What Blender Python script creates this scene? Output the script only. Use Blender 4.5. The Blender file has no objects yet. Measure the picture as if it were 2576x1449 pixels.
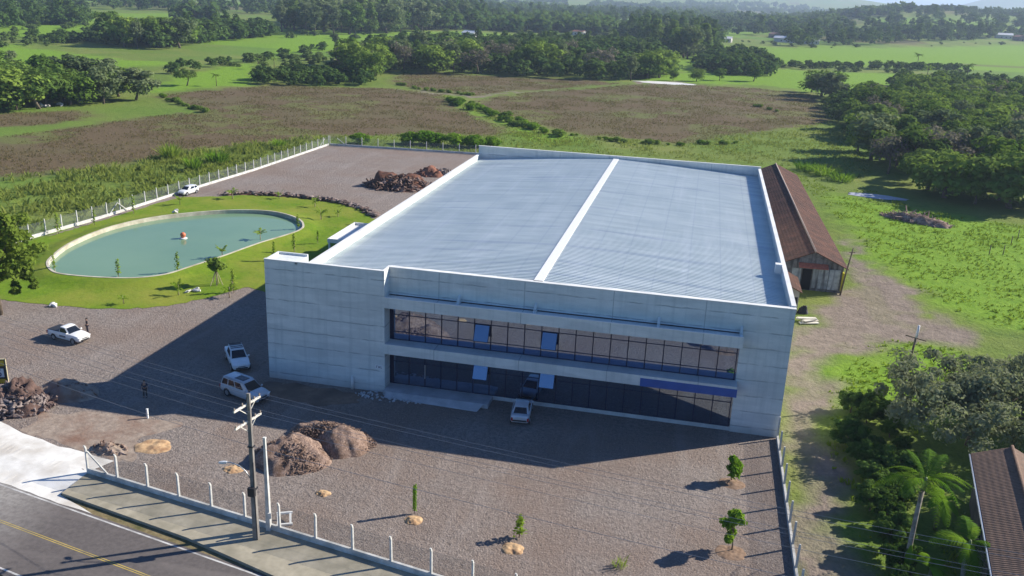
import bpy, bmesh, math, random
import numpy as np
from mathutils import Vector, Matrix
random.seed(7)
rng = np.random.default_rng(7)
R = math.radians
sc = bpy.context.scene
COL = sc.collection

# ------------------------------------------------------------------ camera, world, sun, exposure
F, PITCH, ROLL, YAW = 2261.143, 0.317625512, 0.0424253, -0.201151862
CP = np.array([38.772231, -73.920480, 36.553627])
def cam_axes():
    cy, sy, cp, sp, cr, sr = math.cos(YAW), math.sin(YAW), math.cos(PITCH), math.sin(PITCH), math.cos(ROLL), math.sin(ROLL)
    fwd = np.array([sy*cp, cy*cp, -sp]); right = np.array([cy, -sy, 0.0]); up = np.cross(right, fwd)
    return cr*right+sr*up, -sr*right+cr*up, fwd
AX = cam_axes()
cam_d = bpy.data.cameras.new("camera"); cam = bpy.data.objects.new("camera", cam_d); COL.objects.link(cam)
cam.matrix_world = Matrix(((AX[0][0], AX[1][0], -AX[2][0], CP[0]), (AX[0][1], AX[1][1], -AX[2][1], CP[1]),
                           (AX[0][2], AX[1][2], -AX[2][2], CP[2]), (0, 0, 0, 1)))
cam_d.sensor_width = 36.0; cam_d.lens = 36.0*F/2576.0; cam_d.clip_start = 0.5; cam_d.clip_end = 60000
sc.camera = cam

SUN_AZ, SUN_EL = R(31.0), R(29.5)          # from +X towards +Y, and above the horizon
world = bpy.data.worlds.new("World"); sc.world = world; world.use_nodes = True
wn = world.node_tree
sky = wn.nodes.new("ShaderNodeTexSky"); sky.sky_type = 'NISHITA'; sky.sun_disc = False
sky.sun_elevation = SUN_EL; sky.sun_rotation = R(90) - SUN_AZ
sky.air_density = 1.0; sky.dust_density = 0.2; sky.ozone_density = 4.0
wn.nodes["Background"].inputs[1].default_value = 0.06
tint = wn.nodes.new("ShaderNodeMix"); tint.data_type = 'RGBA'; tint.blend_type = 'MULTIPLY'; tint.inputs[0].default_value = 1.0   # deep clear winter blue
tint.inputs[7].default_value = (0.58, 0.86, 1.20, 1)
wn.links.new(sky.outputs[0], tint.inputs[6]); wn.links.new(tint.outputs[2], wn.nodes["Background"].inputs[0])
sun_d = bpy.data.lights.new("sun", 'SUN'); sun_d.energy = 4.6; sun_d.angle = R(0.5); sun_d.color = (1.0, 0.93, 0.81)
sun = bpy.data.objects.new("sun", sun_d); COL.objects.link(sun)
sv = Vector((math.cos(SUN_AZ)*math.cos(SUN_EL), math.sin(SUN_AZ)*math.cos(SUN_EL), math.sin(SUN_EL)))
sun.rotation_euler = sv.to_track_quat('Z', 'Y').to_euler()
sc.view_settings.view_transform = 'Standard'; sc.view_settings.look = 'None'
sc.view_settings.exposure = 1.0; sc.view_settings.gamma = 1.0
cy_ = sc.cycles
cy_.use_denoising = True; cy_.max_bounces = 6; cy_.diffuse_bounces = 3; cy_.glossy_bounces = 3
cy_.transparent_max_bounces = 12; cy_.volume_bounces = 0; cy_.transmission_bounces = 3
cy_.sample_clamp_indirect = 4.0; cy_.caustics_reflective = False; cy_.caustics_refractive = False

# ------------------------------------------------------------------ terrain height and photo-to-place helpers
def smooth(a, b, x):
    t = np.clip((x-a)/(b-a), 0, 1); return t*t*(3-2*t)
FX0, FY0, FSL = -4.9, -20.45, -0.190       # line of the front fence
def front_s(x, y):                          # distance in front of the front fence (towards the road)
    return (FY0 + FSL*(x-FX0) - y)/math.hypot(1, FSL)
HILLS = []                                  # (x, y, height, radius across view, radius along view)
def add_hill(u, dist, h, ra, rl):
    a = math.atan2(AX[2][1], AX[2][0]) - math.atan((u-1288)/F)*1.03
    HILLS.append((CP[0]+dist*math.cos(a), CP[1]+dist*math.sin(a), h, ra, rl, a))
add_hill(2290, 1900, 25, 190, 420); add_hill(2150, 1750, 13, 160, 380); add_hill(2560, 2300, 27, 190, 420)
add_hill(2440, 9000, 165, 520, 900); add_hill(2540, 9500, 95, 700, 900); add_hill(2010, 6000, 58, 520, 900); add_hill(1800, 6500, 44, 800, 900)
add_hill(1560, 5200, 40, 900, 900); add_hill(1250, 4600, 40, 900, 800); add_hill(700, 5000, 60, 900, 900); add_hill(2250, 7000, 26, 600, 900)
add_hill(200, 4000, 60, 900, 900)
def th(x, y):
    x = np.asarray(x, float); y = np.asarray(y, float)
    z = -0.06 - 0.5*smooth(0.1, 1.2, front_s(x, y))
    z = z + 0.35*np.sin(x*0.031+1.3)*np.sin(y*0.027)*smooth(135, 200, y)
    for hx, hy, h, ra, rl, a in HILLS:
        dx, dy = x-hx, y-hy
        al = dx*math.cos(a)+dy*math.sin(a); ac = -dx*math.sin(a)+dy*math.cos(a)
        z = z + h*np.exp(-(al/rl)**2-(ac/ra)**2)
    return z
def ray(u, v):
    return AX[0]*((u-1288)/F)+AX[1]*((724.5-v)/F)+AX[2]
def G(u, v, z=0.0):                          # where a point seen at (u, v) of the 2576-wide photo stands, at height z
    d = ray(u, v); t = (z-CP[2])/d[2]; p = CP+d*t
    return float(p[0]), float(p[1])
def GT(u, v):                                # the same on the far terrain
    d = ray(u, v); ts = np.geomspace(60, 14000, 4000)
    P = CP[None, :]+d[None, :]*ts[:, None]
    below = P[:, 2] < th(P[:, 0], P[:, 1])
    k = int(np.argmax(below)) if below.any() else 3999
    return float(P[k, 0]), float(P[k, 1])

# ------------------------------------------------------------------ materials
def new_mat(name):
    m = bpy.data.materials.new(name); m.use_nodes = True
    nt = m.node_tree; b = nt.nodes["Principled BSDF"]
    return m, nt, b
def nd(nt, t, **kw):
    n = nt.nodes.new(t)
    for k, v in kw.items():
        if k == 'ins':
            for kk, vv in v.items(): n.inputs[kk].default_value = vv
        else: setattr(n, k, v)
    return n
def c4(c): return (c[0], c[1], c[2], 1.0)
def mixc(nt, fac, a, b, blend='MIX'):
    n = nt.nodes.new("ShaderNodeMix"); n.data_type = 'RGBA'; n.blend_type = blend
    for s, v in ((0, fac), (6, a), (7, b)):
        if hasattr(v, 'is_output'): nt.links.new(v, n.inputs[s])
        elif isinstance(v, (tuple, list)): n.inputs[s].default_value = c4(v)
        else: n.inputs[s].default_value = v
    return n.outputs[2]
def math_n(nt, op, a, b=None, c=None):
    n = nt.nodes.new("ShaderNodeMath"); n.operation = op
    for i, v in enumerate((a, b, c)):
        if v is None: continue
        if hasattr(v, 'is_output'): nt.links.new(v, n.inputs[i])
        else: n.inputs[i].default_value = v
    return n.outputs[0]
def ramp(nt, fac, lo, hi):
    n = nt.nodes.new("ShaderNodeMapRange"); n.clamp = True
    nt.links.new(fac, n.inputs[0]); n.inputs[1].default_value = lo; n.inputs[2].default_value = hi
    return n.outputs[0]
def coords(nt, world_space=False, scale=(1, 1, 1)):
    if world_space:
        o = nd(nt, "ShaderNodeNewGeometry").outputs["Position"]
    else:
        o = nd(nt, "ShaderNodeTexCoord").outputs["Object"]
    if scale != (1, 1, 1):
        mp = nd(nt, "ShaderNodeMapping"); mp.inputs["Scale"].default_value = scale
        nt.links.new(o, mp.inputs[0]); o = mp.outputs[0]
    return o
def noise(nt, co, scale, detail=4, rough=0.55, dist=0.0):
    n = nd(nt, "ShaderNodeTexNoise"); n.inputs["Scale"].default_value = scale; n.inputs["Detail"].default_value = detail
    n.inputs["Roughness"].default_value = rough; n.inputs["Distortion"].default_value = dist
    nt.links.new(co, n.inputs["Vector"]); return n.outputs["Fac"]
def bump(nt, b, h, strength=0.3, dist=0.02):
    n = nd(nt, "ShaderNodeBump"); n.inputs["Strength"].default_value = strength; n.inputs["Distance"].default_value = dist
    nt.links.new(h, n.inputs["Height"]); nt.links.new(n.outputs[0], b.inputs["Normal"])
def setup(b, col=None, rough=0.8, metal=0.0, spec=0.3):
    b.inputs["Roughness"].default_value = rough; b.inputs["Metallic"].default_value = metal
    b.inputs["Specular IOR Level"].default_value = spec
    if col is not None: b.inputs["Base Color"].default_value = c4(col)
MATS = {}
def mottled(name, c1, c2, scale=2.0, rough=0.85, c3=None, scale3=0.3, bumpd=0.0, bscale=None, metal=0.0, ws=False, sc3=(1, 1, 1), spec=0.3):
    """two colours mixed by noise, with an optional third in larger blotches"""
    if name in MATS: return MATS[name]
    m, nt, b = new_mat(name); setup(b, None, rough, metal, spec)
    co = coords(nt, ws)
    f = ramp(nt, noise(nt, co, scale, 5, 0.6), 0.33, 0.67)
    col = mixc(nt, f, c1, c2)
    if c3 is not None:
        co3 = coords(nt, ws, sc3) if sc3 != (1, 1, 1) else co
        col = mixc(nt, ramp(nt, noise(nt, co3, scale3, 4), 0.45, 0.7), col, c3)
    nt.links.new(col, b.inputs["Base Color"])
    if bumpd: bump(nt, b, noise(nt, co, bscale or scale*2, 4), 0.6, bumpd)
    MATS[name] = m; return m
def plain(name, col, rough=0.5, metal=0.0, spec=0.4, emit=0):
    if name in MATS: return MATS[name]
    m, nt, b = new_mat(name); setup(b, None, rough, metal, spec)
    co = coords(nt); f = noise(nt, co, 3.0, 3)
    d = tuple(x*0.86 for x in col)
    nt.links.new(mixc(nt, f, d, col), b.inputs["Base Color"])
    MATS[name] = m; return m
def paint(name, col, metal=0.0):
    if name in MATS: return MATS[name]
    m, nt, b = new_mat(name); setup(b, None, 0.32, metal, 0.5)
    b.inputs["Coat Weight"].default_value = 0.6; b.inputs["Coat Roughness"].default_value = 0.12
    co = coords(nt); f = ramp(nt, noise(nt, co, 1.6, 4), 0.35, 0.75)
    nt.links.new(mixc(nt, f, col, tuple(x*0.85 for x in col)), b.inputs["Base Color"])
    MATS[name] = m; return m
def leaf(name, c1, c2, trans=0.25, wn=0.35):
    if name in MATS: return MATS[name]
    m, nt, b = new_mat(name); nt.nodes.remove(b); out = nt.nodes["Material Output"]
    co = coords(nt)
    oi = nd(nt, "ShaderNodeObjectInfo")
    f = math_n(nt, 'ADD', math_n(nt, 'MULTIPLY', noise(nt, co, wn, 3), 0.9), math_n(nt, 'MULTIPLY', oi.outputs["Random"], 0.75))
    col = mixc(nt, ramp(nt, f, 0.35, 1.15), c1, c2)
    d = nd(nt, "ShaderNodeBsdfDiffuse"); t = nd(nt, "ShaderNodeBsdfTranslucent"); mx = nd(nt, "ShaderNodeMixShader")
    nt.links.new(col, d.inputs[0]); nt.links.new(mixc(nt, 0.35, col, (0.16, 0.22, 0.02)), t.inputs[0])
    mx.inputs[0].default_value = trans
    nt.links.new(d.outputs[0], mx.inputs[1]); nt.links.new(t.outputs[0], mx.inputs[2]); nt.links.new(mx.outputs[0], out.inputs[0])
    MATS[name] = m; return m

def mat_concrete():
    m, nt, b = new_mat("precast_concrete"); setup(b, None, 0.8, 0, 0.3)
    co = coords(nt); sep = nd(nt, "ShaderNodeSeparateXYZ"); nt.links.new(co, sep.inputs[0])
    big = noise(nt, coords(nt, False, (0.35, 0.35, 1.6)), 0.9, 5, 0.65)
    fine = noise(nt, co, 9.0, 5, 0.7)
    col = mixc(nt, ramp(nt, big, 0.36, 0.64), (0.50, 0.54, 0.54), (0.72, 0.74, 0.725))
    col = mixc(nt, ramp(nt, fine, 0.25, 0.8), col, (0.64, 0.67, 0.66))
    # horizontal panel joints every 1.5 m, uneven and partly stained
    zz = math_n(nt, 'ADD', sep.outputs[2], math_n(nt, 'MULTIPLY', noise(nt, co, 1.1, 4), 0.22))
    fr = math_n(nt, 'ABSOLUTE', math_n(nt, 'SUBTRACT', math_n(nt, 'FRACT', math_n(nt, 'DIVIDE', zz, 1.5)), 0.5))
    line = ramp(nt, fr, 0.05, 0.012)
    gaps = ramp(nt, noise(nt, coords(nt, False, (0.5, 0.5, 0.4)), 1.3, 3), 0.40, 0.55)
    xs = math_n(nt, 'ABSOLUTE', math_n(nt, 'SUBTRACT', math_n(nt, 'FRACT', math_n(nt, 'DIVIDE', math_n(nt, 'ADD', sep.outputs[0], 3.4), 8.0)), 0.5))
    vline = math_n(nt, 'MULTIPLY', ramp(nt, xs, 0.006, 0.002), 0.7)
    vline = math_n(nt, 'MULTIPLY', vline, ramp(nt, sep.outputs[0], 14.0, 14.1))
    j = math_n(nt, 'MAXIMUM', math_n(nt, 'MULTIPLY', line, math_n(nt, 'ADD', math_n(nt, 'MULTIPLY', gaps, 0.6), 0.12)), vline)
    col = mixc(nt, j, col, (0.22, 0.25, 0.27))
    streak = noise(nt, coords(nt, False, (2.2, 2.2, 0.12)), 1.0, 4)
    col = mixc(nt, math_n(nt, 'MULTIPLY', ramp(nt, streak, 0.5, 0.75), 0.5), col, (0.40, 0.45, 0.46))
    dirt = math_n(nt, 'MULTIPLY', ramp(nt, math_n(nt, 'ADD', sep.outputs[2], math_n(nt, 'MULTIPLY', noise(nt, co, 0.8, 4), 1.2)), 1.7, 0.4), 0.55)
    col = mixc(nt, dirt, col, (0.33, 0.29, 0.25))
    patch = noise(nt, coords(nt, False, (0.14, 0.14, 0.67)), 1.0, 1)
    col = mixc(nt, math_n(nt, 'MULTIPLY', ramp(nt, patch, 0.5, 0.56), 0.22), col, (0.36, 0.39, 0.40))
    nt.links.new(col, b.inputs["Base Color"])
    bump(nt, b, math_n(nt, 'SUBTRACT', fine, math_n(nt, 'MULTIPLY', j, 2.0)), 0.4, 0.02)
    return m
def mat_gravel():
    m, nt, b = new_mat("gravel"); setup(b, None, 0.95, 0, 0.15)
    co = coords(nt, True)
    a = noise(nt, co, 2.6, 6, 0.72); f2 = noise(nt, co, 0.09, 5, 0.6); f3 = noise(nt, co, 7.0, 3, 0.7)
    col = mixc(nt, ramp(nt, a, 0.3, 0.7), (0.135, 0.115, 0.104), (0.35, 0.297, 0.262))
    col = mixc(nt, math_n(nt, 'MULTIPLY', ramp(nt, f2, 0.40, 0.62), 0.8), col, (0.225, 0.168, 0.136))
    col = mixc(nt, math_n(nt, 'MULTIPLY', ramp(nt, f3, 0.58, 0.72), 0.75), col, (0.50, 0.45, 0.42))
    col = mixc(nt, math_n(nt, 'MULTIPLY', ramp(nt, f3, 0.43, 0.30), 0.85), col, (0.06, 0.05, 0.047))
    # wheel tracks, long faint streaks
    tr = noise(nt, coords(nt, True, (0.25, 0.035, 0.1)), 2.0, 4, 0.6, 0.6)
    col = mixc(nt, math_n(nt, 'MULTIPLY', ramp(nt, tr, 0.52, 0.66), 0.3), col, (0.34, 0.295, 0.265))
    tr2 = noise(nt, coords(nt, True, (0.03, 0.3, 0.1)), 2.4, 4, 0.6, 1.2)
    col = mixc(nt, math_n(nt, 'MULTIPLY', ramp(nt, tr2, 0.54, 0.66), 0.2), col, (0.135, 0.105, 0.09))
    nt.links.new(col, b.inputs["Base Color"])
    bump(nt, b, math_n(nt, 'ADD', a, math_n(nt, 'MULTIPLY', f3, 0.6)), 1.0, 0.2)
    return m
def mat_terrain():
    m, nt, b = new_mat("terrain_cover"); setup(b, None, 0.95, 0, 0.1)
    co = coords(nt, True)
    at = nd(nt, "ShaderNodeAttribute"); at.attribute_name = "cover"
    sp = nd(nt, "ShaderNodeSeparateColor"); nt.links.new(at.outputs["Color"], sp.inputs[0])
    n1 = noise(nt, co, 0.55, 6, 0.7); n2 = noise(nt, co, 0.035, 5, 0.6); n3 = noise(nt, co, 1.9, 5, 0.75); n4 = noise(nt, co, 0.006, 4, 0.55)
    grass = mixc(nt, ramp(nt, n1, 0.3, 0.7), (0.085, 0.14, 0.022), (0.165, 0.23, 0.042))
    grass = mixc(nt, ramp(nt, n2, 0.42, 0.68), grass, (0.19, 0.215, 0.055))
    grass = mixc(nt, math_n(nt, 'MULTIPLY', ramp(nt, n4, 0.5, 0.62), 0.8), grass, (0.11, 0.21, 0.028))
    grass = mixc(nt, math_n(nt, 'MULTIPLY', ramp(nt, n3, 0.45, 0.28), 0.6), grass, (0.04, 0.065, 0.016))
    brown = mixc(nt, ramp(nt, n3, 0.3, 0.7), (0.090, 0.064, 0.037), (0.162, 0.122, 0.067))
    brown = mixc(nt, math_n(nt, 'MULTIPLY', ramp(nt, n2, 0.45, 0.65), 0.5), brown, (0.125, 0.130, 0.055))
    bright = mixc(nt, ramp(nt, n1, 0.3, 0.7), (0.115, 0.225, 0.016), (0.20, 0.32, 0.03))
    dirt = mixc(nt, ramp(nt, n1, 0.3, 0.7), (0.165, 0.130, 0.108), (0.285, 0.228, 0.192))
    dirt = mixc(nt, math_n(nt, 'MULTIPLY', ramp(nt, n3, 0.55, 0.75), 0.3), dirt, (0.12, 0.135, 0.06))
    col = mixc(nt, sp.outputs[1], grass, bright)
    col = mixc(nt, sp.outputs[0], col, brown)
    col = mixc(nt, sp.outputs[2], col, dirt)
    nt.links.new(col, b.inputs["Base Color"])
    bump(nt, b, math_n(nt, 'ADD', n1, math_n(nt, 'MULTIPLY', n3, 0.5)), 1.0, 0.35)
    return m
def mat_lawn():
    m, nt, b = new_mat("lawn_turf"); setup(b, None, 0.95, 0, 0.1)
    co = coords(nt, True)
    n1 = noise(nt, co, 1.2, 6, 0.7); n2 = noise(nt, co, 0.10, 5, 0.6); n3 = noise(nt, co, 4.0, 4, 0.7)
    col = mixc(nt, ramp(nt, n1, 0.3, 0.7), (0.090, 0.165, 0.010), (0.155, 0.24, 0.016))
    col = mixc(nt, ramp(nt, n2, 0.42, 0.66), col, (0.215, 0.235, 0.035))
    col = mixc(nt, math_n(nt, 'MULTIPLY', ramp(nt, n3, 0.4, 0.25), 0.5), col, (0.04, 0.075, 0.012))
    nt.links.new(col, b.inputs["Base Color"]); bump(nt, b, n1, 0.8, 0.12)
    return m
def mat_asphalt():
    m, nt, b = new_mat("asphalt"); setup(b, None, 0.85, 0, 0.3)
    co = coords(nt, True)
    f = noise(nt, co, 3.0, 5, 0.7); g = noise(nt, coords(nt, True, (0.06, 0.5, 1)), 1.2, 4, 0.6)
    col = mixc(nt, ramp(nt, f, 0.3, 0.7), (0.088, 0.077, 0.073), (0.138, 0.120, 0.112))
    col = mixc(nt, math_n(nt, 'MULTIPLY', ramp(nt, g, 0.45, 0.7), 0.6), col, (0.175, 0.153, 0.14))
    sep = nd(nt, "ShaderNodeSeparateXYZ"); nt.links.new(co, sep.inputs[0])
    dust = math_n(nt, 'MULTIPLY', ramp(nt, math_n(nt, 'ADD', sep.outputs[0], math_n(nt, 'MULTIPLY', g, 7.0)), 0.5, -6.0), ramp(nt, f, 0.1, 0.6))
    col = mixc(nt, math_n(nt, 'MULTIPLY', dust, 0.75), col, (0.36, 0.34, 0.31))
    nt.links.new(col, b.inputs["Base Color"]); bump(nt, b, f, 0.5, 0.02)
    return m
def mat_roof_metal():
    m, nt, b = new_mat("galvanised_roof"); setup(b, None, 0.42, 0.15, 0.5)
    co = coords(nt)
    f = noise(nt, coords(nt, False, (0.05, 0.5, 1)), 1.5, 4, 0.6); g = noise(nt, co, 0.25, 4)
    col = mixc(nt, ramp(nt, f, 0.3, 0.7), (0.52, 0.58, 0.575), (0.70, 0.745, 0.73))
    col = mixc(nt, math_n(nt, 'MULTIPLY', ramp(nt, g, 0.45, 0.75), 0.4), col, (0.43, 0.51, 0.545))
    sp = nd(nt, "ShaderNodeSeparateXYZ"); nt.links.new(co, sp.inputs[0])
    lap = noise(nt, coords(nt, False, (0.012, 0.9, 1)), 0.9, 2, 0.5)
    col = mixc(nt, math_n(nt, 'MULTIPLY', ramp(nt, lap, 0.60, 0.66), 0.45), col, (0.36, 0.42, 0.50))
    bands = math_n(nt, 'ABSOLUTE', math_n(nt, 'SUBTRACT', math_n(nt, 'FRACT', math_n(nt, 'DIVIDE', sp.outputs[0], 3.1)), 0.5))
    col = mixc(nt, math_n(nt, 'MULTIPLY', ramp(nt, bands, 0.03, 0.01), 0.25), col, (0.36, 0.42, 0.50))
    streaks = noise(nt, coords(nt, False, (0.5, 0.03, 1)), 1.6, 4, 0.6)
    col = mixc(nt, math_n(nt, 'MULTIPLY', ramp(nt, streaks, 0.5, 0.75), 0.3), col, (0.80, 0.82, 0.84))
    nt.links.new(col, b.inputs["Base Color"])
    nt.links.new(math_n(nt, 'ADD', math_n(nt, 'MULTIPLY', g, 0.25), 0.3), b.inputs["Roughness"])
    return m
def mat_tile(name, c1, c2, axis=1, period=0.28, k=1.0):
    m, nt, b = new_mat(name); setup(b, None, 0.85, 0, 0.2)
    co = coords(nt); sep = nd(nt, "ShaderNodeSeparateXYZ"); nt.links.new(co, sep.inputs[0])
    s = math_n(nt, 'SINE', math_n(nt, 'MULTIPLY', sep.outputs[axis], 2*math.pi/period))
    s2 = math_n(nt, 'SINE', math_n(nt, 'MULTIPLY', sep.outputs[1-axis], 2*math.pi/0.42))
    n1 = noise(nt, co, 0.5, 6, 0.7); n2 = noise(nt, co, 5.0, 4, 0.7)
    col = mixc(nt, ramp(nt, n1, 0.3, 0.7), c1, c2)
    col = mixc(nt, math_n(nt, 'MULTIPLY', ramp(nt, n2, 0.35, 0.65), 0.5), col, tuple(x*0.55 for x in c1))
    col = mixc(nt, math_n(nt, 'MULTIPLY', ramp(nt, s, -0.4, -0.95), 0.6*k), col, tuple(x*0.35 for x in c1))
    nt.links.new(col, b.inputs["Base Color"])
    bump(nt, b, math_n(nt, 'ADD', s, math_n(nt, 'MULTIPLY', s2, 0.3)), 0.9*k, 0.05)
    return m
def mat_glass(name="tinted_glass", d1=(0.006, 0.011, 0.032), d2=(0.012, 0.02, 0.05)):
    m, nt, b = new_mat(name); nt.nodes.remove(b); out = nt.nodes["Material Output"]
    co = coords(nt)
    g = nd(nt, "ShaderNodeBsdfGlossy"); g.inputs["Roughness"].default_value = 0.015; g.inputs[0].default_value = (0.62, 0.80, 1.0, 1)
    d = nd(nt, "ShaderNodeBsdfDiffuse"); nt.links.new(mixc(nt, noise(nt, co, 0.7, 3), d1, d2), d.inputs[0])
    mx = nd(nt, "ShaderNodeMixShader"); mx.inputs[0].default_value = 0.42
    bp = nd(nt, "ShaderNodeBump"); bp.inputs["Strength"].default_value = 0.05; bp.inputs["Distance"].default_value = 0.02
    nt.links.new(noise(nt, co, 0.8, 2), bp.inputs["Height"]); nt.links.new(bp.outputs[0], g.inputs["Normal"])
    nt.links.new(d.outputs[0], mx.inputs[1]); nt.links.new(g.outputs[0], mx.inputs[2]); nt.links.new(mx.outputs[0], out.inputs[0])
    return m
def mat_water(name, c1, c2, rough=0.08, spec=0.5):
    m, nt, b = new_mat(name); setup(b, None, rough, 0, spec)
    co = coords(nt)
    nt.links.new(mixc(nt, ramp(nt, noise(nt, co, 0.06, 4), 0.35, 0.65), c1, c2), b.inputs["Base Color"])
    bump(nt, b, noise(nt, coords(nt, False, (1, 2.2, 1)), 1.6, 4, 0.6), 0.12, 0.03)
    return m
def mat_mesh():
    m, nt, b = new_mat("wire_mesh"); out = nt.nodes["Material Output"]; setup(b, (0.22, 0.24, 0.25), 0.5, 0.4)
    co = coords(nt); n = noise(nt, co, 0.6, 2)
    tr = nd(nt, "ShaderNodeBsdfTransparent"); mx = nd(nt, "ShaderNodeMixShader")
    nt.links.new(math_n(nt, 'ADD', math_n(nt, 'MULTIPLY', n, 0.12), 0.17), mx.inputs[0])
    nt.links.new(tr.outputs[0], mx.inputs[1]); nt.links.new(b.outputs[0], mx.inputs[2]); nt.links.new(mx.outputs[0], out.inputs[0])
    return m
CONC = mat_concrete(); GRAV = mat_gravel(); TERR = mat_terrain(); LAWN = mat_lawn(); ASPH = mat_asphalt()
ROOFM = mat_roof_metal(); GLASS = mat_glass(); GLASSU = mat_glass('blue_tinted_glass', (0.010, 0.024, 0.105), (0.016, 0.034, 0.14)); MESHM = mat_mesh()
TILE_S = mat_tile("old_clay_tiles", (0.055, 0.030, 0.024), (0.20, 0.088, 0.056), 1)
TILE_H = mat_tile("weathered_clay_tiles", (0.145, 0.098, 0.074), (0.24, 0.152, 0.11), 1, 0.22, 0.35)
POND = mat_water("pond_water", (0.14, 0.24, 0.145), (0.17, 0.275, 0.165), 0.08, 0.2)
PUDDLE = mat_water("puddle_water", (0.10, 0.12, 0.13), (0.14, 0.16, 0.17), 0.05)
WHITEC = mottled("pale_coping", (0.66, 0.66, 0.64), (0.80, 0.80, 0.78), 0.8, 0.6, (0.55, 0.56, 0.55), 0.4)
POSTC = mottled("fence_concrete", (0.50, 0.49, 0.46), (0.66, 0.65, 0.62), 2.5, 0.85, (0.36, 0.36, 0.34), 0.9)
SIDEW = mottled("sidewalk_concrete", (0.29, 0.26, 0.195), (0.39, 0.35, 0.265), 1.2, 0.9, (0.23, 0.21, 0.155), 0.5, 0.01, ws=True)
APRON = mottled("driveway_concrete", (0.66, 0.64, 0.59), (0.80, 0.78, 0.73), 0.9, 0.85, (0.52, 0.48, 0.42), 0.35, 0.01, ws=True)
SOIL = mottled("bare_soil", (0.215, 0.165, 0.13), (0.34, 0.275, 0.22), 1.6, 0.95, (0.20, 0.12, 0.085), 0.35, 0.08, ws=True)
SAND = mottled("orange_sand", (0.40, 0.26, 0.14), (0.54, 0.37, 0.21), 3.0, 0.95, (0.30, 0.17, 0.09), 1.2, 0.05)
VERGE = mottled("dry_verge", (0.15, 0.115, 0.055), (0.24, 0.19, 0.10), 2.5, 0.95, (0.085, 0.085, 0.028), 0.9, 0.06, ws=True)
HEAPM = mottled("wood_chip_heap", (0.15, 0.098, 0.075), (0.43, 0.305, 0.24), 7.0, 0.95, (0.16, 0.10, 0.07), 1.3, 0.35)
ROOTM = mottled("root_wood", (0.10, 0.062, 0.045), (0.26, 0.17, 0.125), 2.2, 0.95, (0.40, 0.31, 0.26), 1.0, 0.05)
REDSOIL = mottled("red_debris", (0.075, 0.035, 0.025), (0.20, 0.085, 0.05), 2.0, 0.95, (0.05, 0.03, 0.025), 0.7, 0.1)
STONE = mottled("rubble_stone", (0.10, 0.075, 0.065), (0.27, 0.22, 0.19), 1.6, 0.9, (0.42, 0.36, 0.32), 0.8, 0.05)
BARK = mottled("bark", (0.085, 0.065, 0.045), (0.19, 0.15, 0.11), 4.0, 0.95, None, 1, 0.03)
OLDWOOD = mottled("weathered_boards", (0.085, 0.085, 0.09), (0.22, 0.22, 0.23), 1.6, 0.9, (0.05, 0.05, 0.055), 0.9, 0.02, sc3=(3, 3, 0.4))
FRAMEM = plain("dark_blue_frames", (0.012, 0.018, 0.055), 0.4, 0.2)
BLUEP = mottled("blue_painted_fascia", (0.035, 0.085, 0.30), (0.045, 0.105, 0.36), 0.9, 0.55)
WHITEP = paint("white_paint", (0.80, 0.80, 0.79)); SILVER = paint("silver_paint", (0.50, 0.52, 0.56), 0.35)
CARGLASS = plain("car_glass", (0.010, 0.014, 0.022), 0.06, 0, 0.5)
RUBBER = plain("rubber", (0.02, 0.02, 0.022), 0.8); RIMM = plain("alloy", (0.42, 0.43, 0.45), 0.35, 0.7)
BLACKP = plain("black_trim", (0.03, 0.03, 0.034), 0.5); LAMPW = plain("lamp_lens", (0.75, 0.77, 0.8), 0.1, 0, 0.8); LAMPR = plain("red_lens", (0.40, 0.02, 0.015), 0.2)
WIREM = plain("wire", (0.30, 0.30, 0.32), 0.4, 0.5); STEELW = plain("galvanised_steel", (0.55, 0.57, 0.6), 0.4, 0.6)
POLEC = mottled("pole_concrete", (0.17, 0.155, 0.14), (0.27, 0.25, 0.23), 1.5, 0.9, (0.11, 0.10, 0.095), 0.6)
LINEW = mottled("road_paint_white", (0.42, 0.41, 0.39), (0.62, 0.61, 0.59), 3.0, 0.8, (0.25, 0.24, 0.23), 0.6, ws=True)
LINEY = mottled("road_paint_yellow", (0.50, 0.36, 0.06), (0.62, 0.46, 0.10), 3.0, 0.8, (0.30, 0.24, 0.09), 0.6, ws=True)
L_DARK = leaf("leaves_dark", (0.056, 0.120, 0.024), (0.175, 0.255, 0.055), .35)
L_MID = leaf("leaves_mid", (0.080, 0.155, 0.022), (0.22, 0.31, 0.056), .35)
L_GREY = leaf("leaves_grey_green", (0.10, 0.145, 0.066), (0.21, 0.255, 0.12), .35)
L_BRIGHT = leaf("leaves_bright", (0.085, 0.20, 0.014), (0.19, 0.32, 0.03), 0.45, 1.2)
L_YOUNG = leaf("leaves_young", (0.14, 0.24, 0.02), (0.26, 0.35, 0.05), 0.45, 1.5)
G_MEADOW = leaf("meadow_blades", (0.13, 0.225, 0.018), (0.26, 0.34, 0.04), 0.5, 0.22)
G_ROUGH = leaf("rough_blades", (0.14, 0.195, 0.035), (0.30, 0.335, 0.085), 0.5, 0.18)
G_CROP = leaf("dry_crop_stems", (0.14, 0.098, 0.056), (0.25, 0.205, 0.095), 0.4, 0.12)

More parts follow.
